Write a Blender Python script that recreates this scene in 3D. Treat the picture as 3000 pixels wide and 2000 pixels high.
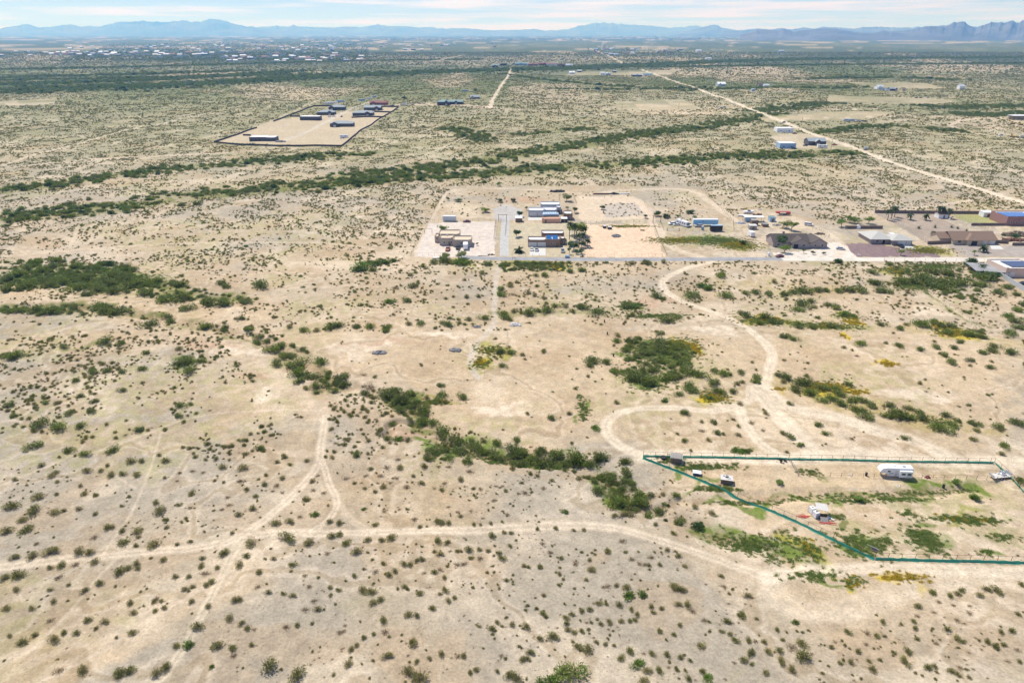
import bpy, math, random
import numpy as np
from mathutils import Vector, Matrix
random.seed(7); RNG = np.random.default_rng(7)
for o in list(bpy.data.objects): bpy.data.objects.remove(o)
SC = bpy.context.scene; COL = SC.collection
R = math.radians

# ------------------------------------------------------------------ camera, sky, sun
H = 108.0; F = 2000.0; HZ = 97.0
P = math.atan((1000 - HZ) / F); SP, CP = math.sin(P), math.cos(P)
cd = bpy.data.cameras.new('camera'); cam = bpy.data.objects.new('camera', cd); COL.objects.link(cam)
cam.location = (0, 0, H); cam.rotation_euler = (math.pi / 2 - P, 0, 0)
cd.sensor_width = 36; cd.lens = 24; cd.clip_start = 1; cd.clip_end = 200000
SC.camera = cam
SUN_EL, SUN_AZ = R(58), R(-38)          # azimuth measured from +Y (view direction), negative = left
sd = Vector((math.sin(SUN_AZ) * math.cos(SUN_EL), math.cos(SUN_AZ) * math.cos(SUN_EL), math.sin(SUN_EL)))
sl = bpy.data.lights.new('sun', 'SUN'); so = bpy.data.objects.new('sun', sl); COL.objects.link(so)
sl.energy = 4.8; sl.angle = R(0.5); sl.color = (1.0, 0.965, 0.91)
so.rotation_euler = sd.to_track_quat('Z', 'Y').to_euler()
W = bpy.data.worlds.new('World'); SC.world = W; W.use_nodes = True
nt = W.node_tree; nt.nodes.clear()
def N(t, typ, **kw):
    n = t.nodes.new(typ)
    for k, v in kw.items(): setattr(n, k, v)
    return n
sky = N(nt, 'ShaderNodeTexSky', sky_type='NISHITA', sun_disc=False)
sky.sun_elevation = SUN_EL; sky.sun_rotation = SUN_AZ; sky.air_density = 1.0; sky.dust_density = 0.6; sky.ozone_density = 2.0
bg = N(nt, 'ShaderNodeBackground'); bg.inputs[1].default_value = 0.09
wo = N(nt, 'ShaderNodeOutputWorld')
tc = N(nt, 'ShaderNodeTexCoord')
mp = N(nt, 'ShaderNodeMapping'); mp.inputs['Scale'].default_value = (3, 3, 60)
no = N(nt, 'ShaderNodeTexNoise'); no.inputs['Scale'].default_value = 1.6; no.inputs['Detail'].default_value = 5; no.inputs['Roughness'].default_value = .55
rp = N(nt, 'ShaderNodeValToRGB'); rp.color_ramp.elements[0].position = .44; rp.color_ramp.elements[1].position = .62
sx = N(nt, 'ShaderNodeSeparateXYZ')
mr = N(nt, 'ShaderNodeMapRange'); mr.inputs[1].default_value = 0.012; mr.inputs[2].default_value = 0.06; mr.inputs[3].default_value = 1.0; mr.inputs[4].default_value = 0.0
grad = N(nt, 'ShaderNodeMixRGB'); grad.inputs[1].default_value = (3.4, 4.6, 17.0, 1); grad.inputs[2].default_value = (7.0, 10.6, 16.5, 1)   # high air layer: lavender aloft, white veil low
mixc = N(nt, 'ShaderNodeMixRGB'); mixc.inputs[2].default_value = (12.0, 12.8, 16.5, 1)
mm = N(nt, 'ShaderNodeMath', operation='MULTIPLY'); mm.inputs[1].default_value = .9
low = N(nt, 'ShaderNodeMapRange'); low.inputs[1].default_value = 0.1; low.inputs[2].default_value = 0.6; low.inputs[3].default_value = 0.85; low.inputs[4].default_value = 0.0
veil = N(nt, 'ShaderNodeMixRGB')
L = nt.links.new
L(tc.outputs['Generated'], mp.inputs[0]); L(mp.outputs[0], no.inputs['Vector']); L(no.outputs[0], rp.inputs[0])
L(tc.outputs['Generated'], sx.inputs[0]); L(sx.outputs[2], mr.inputs[0]); L(mr.outputs[0], grad.inputs[0])
L(rp.outputs[0], mm.inputs[0]); L(mm.outputs[0], mixc.inputs[0]); L(grad.outputs[0], mixc.inputs[1])
L(sx.outputs[2], low.inputs[0]); L(low.outputs[0], veil.inputs[0]); L(sky.outputs[0], veil.inputs[1]); L(mixc.outputs[0], veil.inputs[2])
L(veil.outputs[0], bg.inputs[0]); L(bg.outputs[0], wo.inputs[0])
SC.view_settings.view_transform = 'Standard'; SC.view_settings.look = 'None'; SC.view_settings.exposure = 0.09; SC.view_settings.gamma = 1
SC.cycles.volume_bounces = 1; SC.cycles.max_bounces = 6; SC.cycles.transparent_max_bounces = 12

# ------------------------------------------------------------------ numeric helpers
_T = np.random.default_rng(123).random(512 * 512).astype(np.float32)
def vn(x, y, sc, s=0):
    x = np.asarray(x, float) / sc + s * 37.31; y = np.asarray(y, float) / sc + s * 91.7
    fi = np.floor(x); fj = np.floor(y); fx = (x - fi).astype(np.float32); fy = (y - fj).astype(np.float32)
    i = fi.astype(np.int32) & 511; j = (fj.astype(np.int32) & 511) << 9; i1 = (i + 1) & 511; j1 = (j + 512) & 262143
    fx = fx * fx * (3 - 2 * fx); fy = fy * fy * (3 - 2 * fy)
    a = _T[i + j]; b = _T[i + j1]; a = a + (_T[i1 + j] - a) * fx; b = b + (_T[i1 + j1] - b) * fx
    return a + (b - a) * fy
def fbm(x, y, sc, s=0, o=4):
    r = 0; a = .5
    for k in range(o): r = r + a * vn(x, y, sc / 2 ** k, s + k); a *= .5
    return r / (1 - .5 ** o)
def sst(a, b, x):
    t = np.clip((x - a) / (b - a), 0, 1); return t * t * (3 - 2 * t)
def flat(px, py, z=0.0):
    u = (px - 1500) / F; v = (py - 1000) / F
    dz = -(SP + v * CP); dy = CP - v * SP; t = (H - z) / -dz
    return u * t, dy * t
def D(*pts): return [flat(x * 1.27551, y * 1.27551) for x, y in pts]     # photo points at 2352-wide scale to ground metres
def S(*pts): return [flat(x, y) for x, y in pts]
def pdist(x, y, poly, lim):
    d = np.full(x.shape, 1e9)
    xs = [p[0] for p in poly]; ys = [p[1] for p in poly]
    m = (x > min(xs) - lim) & (x < max(xs) + lim) & (y > min(ys) - lim) & (y < max(ys) + lim)
    idx = np.nonzero(m)[0]
    if not len(idx): return d
    X = x[idx]; Y = y[idx]; dd = np.full(X.shape, 1e9)
    for (ax, ay), (bx, by) in zip(poly, poly[1:]):
        vx, vy = bx - ax, by - ay; q = vx * vx + vy * vy + 1e-9
        t = np.clip(((X - ax) * vx + (Y - ay) * vy) / q, 0, 1)
        dd = np.minimum(dd, np.hypot(X - ax - t * vx, Y - ay - t * vy))
    d[idx] = dd; return d
def smooth(poly, n=3):
    for _ in range(n):
        q = [poly[0]]
        for a, b in zip(poly, poly[1:]):
            q += [(a[0] * .75 + b[0] * .25, a[1] * .75 + b[1] * .25), (a[0] * .25 + b[0] * .75, a[1] * .25 + b[1] * .75)]
        q.append(poly[-1]); poly = q
        if len(poly) > 60: break
    return poly
def inpoly(x, y, poly):
    r = np.zeros(x.shape, bool)
    xs = [p[0] for p in poly]; ys = [p[1] for p in poly]
    idx = np.nonzero((x > min(xs)) & (x < max(xs)) & (y > min(ys)) & (y < max(ys)))[0]
    if not len(idx): return r
    X = x[idx]; Y = y[idx]; c = np.zeros(X.shape, bool)
    for (ax, ay), (bx, by) in zip(poly, poly[1:] + poly[:1]):
        if ay == by: continue
        c ^= ((ay > Y) != (by > Y)) & (X < (bx - ax) * (Y - ay) / (by - ay) + ax)
    r[idx] = c; return r

# ------------------------------------------------------------------ the lie of the land
GULLY = [  # centre line, half width m, depth m
    (smooth(D((0,712),(150,706),(280,716),(350,732),(480,752),(590,775),(640,800),(700,850),(780,880),(860,897),(940,925),(975,965),(1015,1005),(1060,1022),(1150,1045),(1260,1052),(1320,1055),(1390,1085),(1420,1120),(1432,1150),(1490,1165),(1560,1185),(1620,1215),(1700,1240),(1800,1275)), 2), 3.2, .9),
    (smooth(D((890,985),(895,965),(915,955),(950,960)), 2), 1.6, 1.3),
    (smooth(D((1500,1165),(1560,1148),(1640,1140),(1720,1142),(1850,1130),(2000,1128),(2150,1122),(2300,1108)), 2), 2.2, .6),
]
def relief(x, y):
    x = np.atleast_1d(np.asarray(x, float)); y = np.atleast_1d(np.asarray(y, float))
    r = np.hypot(x, y)
    m = 1 - sst(295, 325, y) + sst(545, 640, y) * (1 - sst(1500, 2200, y))
    z = (fbm(x, y, 95, 3, 3) - .5) * 5.0 + (vn(x, y, 14, 9) - .5) * .35 + (vn(x, y, 5, 12) - .5) * .12
    z = z * m
    for pl, w, dep in GULLY:
        d = pdist(x, y, pl, w * 3 + 1)
        z = z - dep * (1 - sst(w * .35, w * 1.5, d + (vn(x, y, 4, 5) - .5) * 1.6)) * (y < 320)
    return z
def gz(x, y):
    if y > 2200 or 325 <= y <= 545: return 0.0
    return float(relief(x, y)[0])
def at(px, py):
    z = 0
    for _ in range(3):
        x, y = flat(px, py, z); z = gz(x, y)
    return Vector((x, y, z))
def scale_at(py): return (SP + (py - 1000) / F * CP) * F / H
def proj(x, y, z=0):
    dz = z - H; dep = y * CP - dz * SP; up = y * SP + dz * CP
    return 1500 + F * x / dep, 1000 - F * up / dep

# ------------------------------------------------------------------ materials
def newmat(name):
    m = bpy.data.materials.new(name); m.use_nodes = True
    return m, m.node_tree, m.node_tree.nodes['Principled BSDF']
def mat(name, col, rough=.7, var=.18, sc=3.0, metal=0.0, spec=.4, bump=.0):
    m, t, b = newmat(name)
    tc = N(t, 'ShaderNodeTexCoord'); n = N(t, 'ShaderNodeTexNoise'); n.inputs['Scale'].default_value = sc; n.inputs['Detail'].default_value = 4
    r = N(t, 'ShaderNodeMapRange'); r.inputs[1].default_value = .3; r.inputs[2].default_value = .7; r.inputs[3].default_value = 1 - var; r.inputs[4].default_value = 1 + var
    h = N(t, 'ShaderNodeVectorMath', operation='SCALE'); h.inputs[0].default_value = col
    t.links.new(tc.outputs['Object'], n.inputs['Vector']); t.links.new(n.outputs[0], r.inputs[0]); t.links.new(r.outputs[0], h.inputs['Scale']); t.links.new(h.outputs[0], b.inputs['Base Color'])
    b.inputs['Roughness'].default_value = rough; b.inputs['Metallic'].default_value = metal; b.inputs['Specular IOR Level'].default_value = spec
    if bump:
        bp = N(t, 'ShaderNodeBump'); bp.inputs['Strength'].default_value = bump; bp.inputs['Distance'].default_value = .05
        t.links.new(n.outputs[0], bp.inputs['Height']); t.links.new(bp.outputs[0], b.inputs['Normal'])
    return m
def leafmat(name, c1, c2, c3, sc=1.2):
    m, t, b = newmat(name)
    g = N(t, 'ShaderNodeNewGeometry'); oi = N(t, 'ShaderNodeObjectInfo')
    a = N(t, 'ShaderNodeMixRGB'); a.inputs[1].default_value = (*c1, 1); a.inputs[2].default_value = (*c2, 1)
    c = N(t, 'ShaderNodeMixRGB'); c.inputs[2].default_value = (*c3, 1)
    p = N(t, 'ShaderNodeMath', operation='POWER'); p.inputs[1].default_value = 1.5
    q = N(t, 'ShaderNodeMath', operation='MULTIPLY'); q.inputs[1].default_value = .75
    t.links.new(g.outputs['Random Per Island'], a.inputs[0]); t.links.new(oi.outputs['Random'], p.inputs[0]); t.links.new(p.outputs[0], q.inputs[0])
    t.links.new(a.outputs[0], c.inputs[1]); t.links.new(q.outputs[0], c.inputs[0]); t.links.new(c.outputs[0], b.inputs['Base Color'])
    b.inputs['Roughness'].default_value = .65; b.inputs['Specular IOR Level'].default_value = .25
    tr = N(t, 'ShaderNodeBsdfTranslucent'); t.links.new(c.outputs[0], tr.inputs[0])
    ms = N(t, 'ShaderNodeMixShader'); ms.inputs[0].default_value = .3
    t.links.new(b.outputs[0], ms.inputs[1]); t.links.new(tr.outputs[0], ms.inputs[2])
    t.links.new(ms.outputs[0], t.nodes['Material Output'].inputs[0])
    return m
M = {}
def ensure(n, *a, **k): M[n] = mat(n, *a, **k)
ensure('white_paint', (.80,.80,.78), .4, .05); ensure('offwhite', (.62,.60,.55), .6, .1); ensure('glass', (.03,.04,.05), .12, .2, spec=.8)
ensure('rubber', (.03,.03,.03), .8, .2); ensure('black', (.025,.025,.028), .5, .2); ensure('steel', (.35,.36,.37), .45, .15, metal=.6)
ensure('rust', (.16,.075,.045), .8, .3, 8); ensure('wood', (.20,.15,.10), .85, .3, 6); ensure('greywood', (.33,.31,.28), .85, .25, 5)
ensure('beige_stucco', (.44,.37,.29), .9, .08, 1.5); ensure('beige_roof', (.62,.52,.38), .9, .1); ensure('grey_stucco', (.45,.46,.48), .9, .08, 1.5)
ensure('white_roof', (.75,.76,.76), .6, .1, 1); ensure('brown_stucco', (.28,.19,.135), .9, .1, 1.5); ensure('purple_stucco', (.30,.17,.15), .9, .1, 1.5)
ensure('peach_stucco', (.62,.47,.37), .9, .06, 1.5); ensure('tan_stucco', (.55,.46,.33), .9, .06, 1.5); ensure('mauve_stucco', (.36,.30,.27), .9, .08)
ensure('dark_shingle', (.105,.088,.078), .9, .25, 4, bump=.4); ensure('pale_shingle', (.47,.46,.42), .9, .15, 4, bump=.4); ensure('brown_shingle', (.24,.165,.12), .9, .25, 4, bump=.4)
ensure('solar_blue', (.015,.12,.34), .2, .25, 2, spec=.8); ensure('solar_dark', (.02,.035,.07), .2, .2, 2, spec=.8)
ensure('blue_grey', (.33,.47,.60), .5, .1); ensure('sky_blue', (.28,.55,.75), .4, .06); ensure('container', (.50,.54,.56), .5, .12)
ensure('red_paint', (.42,.07,.05), .5, .2); ensure('orange_rust', (.42,.16,.09), .6, .2); ensure('dark_wall', (.075,.07,.07), .9, .25, 2)
ensure('block_wall', (.20,.155,.13), .9, .2, 2); ensure('concrete', (.60,.58,.54), .85, .08, 1); M['green_net'] = leafmat('green_net', (.06,.32,.22), (.06,.32,.22), (.08,.36,.26))
ensure('red_net', (.65,.14,.10), .7, .2); ensure('bark', (.13,.095,.065), .9, .3, 6); ensure('grey_metal_fence', (.48,.50,.50), .5, .08)
ensure('salmon', (.62,.36,.24), .7, .1); ensure('teal_roof', (.16,.27,.27), .6, .15); ensure('red_roof', (.24,.10,.085), .8, .2); ensure('deepblue', (.03,.10,.25), .4, .1)
ensure('yellow', (.62,.38,.04), .5, .15); ensure('darkred', (.18,.03,.035), .45, .15); ensure('silver', (.50,.52,.54), .35, .08, metal=.3); ensure('stone', (.25,.24,.23), .9, .3, 3)
ensure('graphic', (.10,.11,.15), .5, .1)
M['creosote'] = leafmat('creosote_leaf', (.09,.11,.02), (.33,.34,.075), (.40,.35,.15))
M['mesquite'] = leafmat('mesquite_leaf', (.11,.14,.04), (.26,.30,.085), (.22,.29,.045))
M['paloverde'] = leafmat('palo_verde_leaf', (.12,.20,.03), (.20,.30,.05), (.16,.22,.05))
M['treeleaf'] = leafmat('tree_leaf', (.045,.095,.025), (.09,.16,.04), (.07,.11,.03))
M['drybush'] = leafmat('dry_leaf', (.26,.20,.12), (.36,.28,.17), (.22,.16,.10))
M['grassleaf'] = leafmat('grass_leaf', (.09,.16,.025), (.18,.26,.045), (.20,.22,.06))
M['flower'] = leafmat('flower_leaf', (.62,.42,.03), (.34,.32,.04), (.66,.45,.03))
M['palmleaf'] = leafmat('palm_leaf', (.045,.075,.025), (.09,.13,.045), (.05,.08,.03))

# ------------------------------------------------------------------ mesh builder and object helpers
class MB:
    def __init__(s): s.v = []; s.f = []; s.m = []; s.T = None; s.mi = 0
    def add(s, vs, fs):
        b = len(s.v)
        s.v += [tuple(s.T @ Vector(v)) if s.T else tuple(v) for v in vs]
        s.f += [tuple(b + i for i in f) for f in fs]; s.m += [s.mi] * len(fs); return s
    def box(s, x0, x1, y0, y1, z0, z1, tx=0, ty=0):
        return s.add([(x0,y0,z0),(x1,y0,z0),(x1,y1,z0),(x0,y1,z0),(x0+tx,y0+ty,z1),(x1-tx,y0+ty,z1),(x1-tx,y1-ty,z1),(x0+tx,y1-ty,z1)],
                     [(0,3,2,1),(4,5,6,7),(0,1,5,4),(1,2,6,5),(2,3,7,6),(3,0,4,7)])
    def prism(s, prof, y0, y1, inset=0):            # profile in x,z swept along y; inset narrows the upper points sideways
        n = len(prof); zs = [p[1] for p in prof]; z0, z1 = min(zs), max(zs); w = []
        for sgn, yy in ((1, y0), (-1, y1)):
            for x, z in prof: w.append((x, yy + sgn * inset * max(0, (z - z0) / (z1 - z0) - .5) * 2, z))
        return s.add(w, [tuple(range(n)), tuple(range(2*n-1, n-1, -1))] + [(i, i+n, (i+1)%n+n, (i+1)%n) for i in range(n)])
    def cyl(s, a, b, r0, r1=None, n=8):
        a = Vector(a); b = Vector(b); r1 = r0 if r1 is None else r1
        d = (b - a).normalized(); u = d.orthogonal().normalized(); w = d.cross(u)
        vs = []
        for c, r in ((a, r0), (b, r1)):
            for i in range(n):
                q = 2 * math.pi * i / n; vs.append(c + (u * math.cos(q) + w * math.sin(q)) * r)
        return s.add(vs, [tuple(range(n-1, -1, -1)), tuple(range(n, 2*n))] + [(i, (i+1)%n, (i+1)%n+n, i+n) for i in range(n)])
    def build(s, name, mats, parent=None, loc=None):
        me = bpy.data.meshes.new(name); me.from_pydata(s.v, [], s.f)
        if isinstance(mats, str): mats = [mats]
        for k in mats: me.materials.append(M[k] if isinstance(k, str) else k)
        if len(mats) > 1: me.polygons.foreach_set('material_index', s.m)
        me.update()
        o = bpy.data.objects.new(name, me); COL.objects.link(o)
        if parent: o.parent = parent
        if loc is not None: o.location = loc
        return o
def tag(o, label, cat, group=None, kind=None):
    o['label'] = label; o['category'] = cat
    if group: o['group'] = group
    if kind: o['kind'] = kind
    return o
def thing(name, label, cat, loc, rz=0, group=None):
    o = bpy.data.objects.new(name, None); COL.objects.link(o); o.location = loc; o.rotation_euler = (0, 0, rz); o.empty_display_size = .5
    return tag(o, label, cat, group)
def struct(o): o['kind'] = 'structure'; return o
def copytree(o, parent=None):
    c = o.copy(); COL.objects.link(c); c.parent = parent
    for ch in list(o.children): copytree(ch, c)
    return c
def place_words(px, py):
    return '%d%% across and %d%% down the photo' % (round(px / 30), round(py / 20))

#@@GROUND@@
# ------------------------------------------------------------------ ground sheet
def ground_colour(x, y):
    n = len(x); C = np.zeros((n, 3))
    def rgb(a): return np.array(a)
    def lay(mask, col, k=1.0):
        m = np.clip(mask * k, 0, 1)[:, None]; C[:] = C * (1 - m) + rgb(col) * m
    def layi(ii, mask, col, k=1.0):
        m = np.clip(mask * k, 0, 1)[:, None]; C[ii] = C[ii] * (1 - m) + rgb(col) * m
    grey, tan = rgb((.395,.34,.255)), rgb((.545,.42,.27))
    wx = x + (vn(x, y, 9, 31) - .5) * 9 + (vn(x, y, 2.5, 32) - .5) * 2.5; wy = y + (vn(x, y, 9, 33) - .5) * 12 + (vn(x, y, 2.5, 34) - .5) * 2.5
    k = sst(.40, .66, fbm(x, y, 55, 40, 4)) * .5
    C[:] = grey * (1 - k[:, None]) + tan * k[:, None]
    lay(sst(430, 760, y) * (.5 + .5 * vn(x, y, 60, 77)), (.285,.27,.13), .75)
    for pl, w, a in SAND:
        if w: lay(1 - sst(w * .5, w * 1.3, pdist(wx, wy, pl, w * 2)), tan, a)
        else:
            xs_ = [p[0] for p in pl]; ys_ = [p[1] for p in pl]; ii = np.nonzero((x > min(xs_) - 40) & (x < max(xs_) + 40) & (y > min(ys_) - 40) & (y < max(ys_) + 40))[0]; xi, yi = x[ii], y[ii]; q = 0
            for e in range(4): q = q + inpoly(wx[ii] + (vn(xi, yi, 16 + 9 * e, 700 + e) - .5) * 30, wy[ii] + (vn(xi, yi, 16 + 9 * e, 710 + e) - .5) * 34, pl)
            layi(ii, q / 4.0, tan, a)
    lay(sst(.56, .70, fbm(x, y, 22, 50, 4)), (.70,.58,.42), .4)
    lay(sst(.62, .72, fbm(x, y, 34, 60, 4)), (.42,.31,.18), .45)
    lay(sst(.52, .68, fbm(x, y, 34, 130, 4)) * sst(.35, .6, vn(x, y, 2.2, 131)) * (1 - sst(500, 800, y)), (.34,.32,.12), .42)
    lay(sst(.55, .66, fbm(x, y, 12, 140, 4)) * (1 - sst(400, 600, y)), (.42,.30,.18), .35)
    rd_ = 1 - np.abs(2 * fbm(x, y, 38, 120, 5) - 1); lay(sst(.955, .992, rd_) * (1 - sst(400, 700, y)), (.38,.29,.18), .5); lay(sst(.90, .955, rd_) * (1 - sst(.955, .98, rd_)) * (1 - sst(400, 700, y)), (.66,.55,.41), .35)
    # olive cast of dense small scrub further out
    far = sst(560, 1700, y)
    st = sst(.40, .62, fbm(x, y * .55, 160, 70, 4))
    lay(far * (.35 + .65 * st), (.15,.175,.065), .92)
    f2 = sst(1150, 3200, y); lay(f2 * (.7 + .3 * sst(.35, .6, fbm(x, y * .4, 600, 75, 4))), (.085,.11,.05), .9)
    lay(sst(.58, .68, fbm(x, y * .35, 240, 80, 4)) * sst(900, 1600, y), (.46,.37,.25), .75)
    for pl, w, c, a in BANDS:
        d = pdist(wx, wy, pl, w * 2.5); ii = np.nonzero(d < w * 1.9)[0]
        if len(ii): xi, yi = x[ii], y[ii]; layi(ii, (1 - sst(w * .35, w * 1.2, d[ii] + (fbm(xi, yi, w * 1.3, 90, 2) - .5) * w * .9)) * (.4 + .6 * sst(.38, .56, fbm(xi, yi, max(2.2, w * .25), 93, 3))), c, a * 1.1)
    for cx, cy, rx, ry, c, a in BLOBS:
        ii = np.nonzero((np.abs(wx - cx) < rx * 1.9) & (np.abs(wy - cy) < ry * 1.9))[0]
        if not len(ii): continue
        xi, yi = x[ii], y[ii]; q = np.hypot((wx[ii] - cx) / rx, (wy[ii] - cy) / ry) + (fbm(xi, yi, max(1.2, min(rx, ry) * .5), 95, 3) - .5) * 1.1
        layi(ii, (1 - sst(.6, 1.15, q)) * (.5 + .5 * sst(.36, .52, fbm(xi, yi, 2.6, 96, 3))), c, a * 1.05)
    for pl, c, a in LOTS:
        if min(p[1] for p in pl) > 600 and c != (.50,.41,.28): a *= .72
        jj = 1.2 if a >= .75 or min(p[1] for p in pl) < 600 else min(p[1] for p in pl) * .05
        xs_ = [p[0] for p in pl]; ys_ = [p[1] for p in pl]; jm = jj * 2; ii = np.nonzero((x > min(xs_) - jm) & (x < max(xs_) + jm) & (y > min(ys_) - jm) & (y < max(ys_) + jm))[0]; xi, yi = x[ii], y[ii]
        layi(ii, inpoly(xi + (vn(xi, yi, 3 * jj, 97) - .5) * jj * 1.6, yi + (vn(xi, yi, 3 * jj, 98) - .5) * jj * 2.4, pl) * (1 if jj < 2 else .45 + .55 * sst(.35, .55, fbm(xi, yi, jj * 1.5, 99, 3))), c, a)
    tx, ty = x, y; tn = (vn(x, y, 12, 21) - .5) * .45; tm = (vn(x, y, 12, 22) - .5) * .45; tv = vn(x, y, 3, 25)
    for pl, w, c, a, rut in TRACKS:
        d = pdist(tx + tn * w, ty + tm * w, pl, w * 2); ii = np.nonzero(d < w)[0]
        if not len(ii): continue
        di = d[ii]; layi(ii, (1 - sst(w * .26, w * .62, di)) * (.55 + .45 * tv[ii]), c, a)
        if rut:
            layi(ii, (1 - sst(.1, .5, np.abs(di - w * .60))) * tv[ii], (.40,.32,.21), .45)
            layi(ii, (1 - sst(.15, .5, np.abs(di - w * .22))) * .7, (.70,.58,.43), .6)
            layi(ii, 1 - sst(.1, .4, di), (.45,.38,.27), .25)
    for pl, w, dep in GULLY:
        d = pdist(x, y, pl, w * 3); lay(((1 - sst(w * .2, w * 1.1, d)) * sst(.35, .6, fbm(x, y, 7, 88, 2))), (.30,.21,.125), .55)
    C *= (.93 + .14 * fbm(x, y, 4, 110, 3))[:, None]
    return C
OL = (.17,.18,.05); GR = (.14,.20,.03); YG = (.32,.30,.05); YE = (.55,.40,.03); DG = (.10,.125,.05); GO = (.40,.32,.12); LGR = (.27,.27,.11)
TL = (.72,.61,.455); TN = (.64,.53,.39); PK = (.66,.52,.385); GV = (.42,.41,.385)
SAND = [
    (D((600,780),(760,760),(1100,760),(1400,740),(1700,740),(2352,760),(2352,1060),(1480,1040),(1350,1030),(1180,1010),(1000,960),(900,890),(780,870),(650,820)), 0, .85),
    (D((1480,1040),(2352,1060),(2352,1300),(2000,1290),(1700,1190)), 0, 1.0),
    (D((500,780),(600,800),(740,900),(760,1000),(700,1000),(640,900),(540,870),(480,900),(490,960),(700,960)), 0, .7),
    (D((1460,1180),(1700,1190),(2000,1290),(2352,1310),(2352,1400),(1900,1430),(1740,1380),(1600,1260)), 0, .6),
    (D((300,700),(600,740),(1100,730),(1500,700),(1900,690),(2352,700)), 22, .55), (D((0,668),(300,700),(560,730)), 16, .8),
    (D((0,800),(200,785),(400,780),(560,775)), 12, .7), (D((200,1500),(400,1440),(560,1330)), 6, .6), (D((0,1568),(200,1500)), 8, .8),
    (D((1150,640),(1500,600),(1850,620),(2352,640)), 14, .5), (D((330,620),(600,590),(900,600)), 16, .5)]
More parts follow.
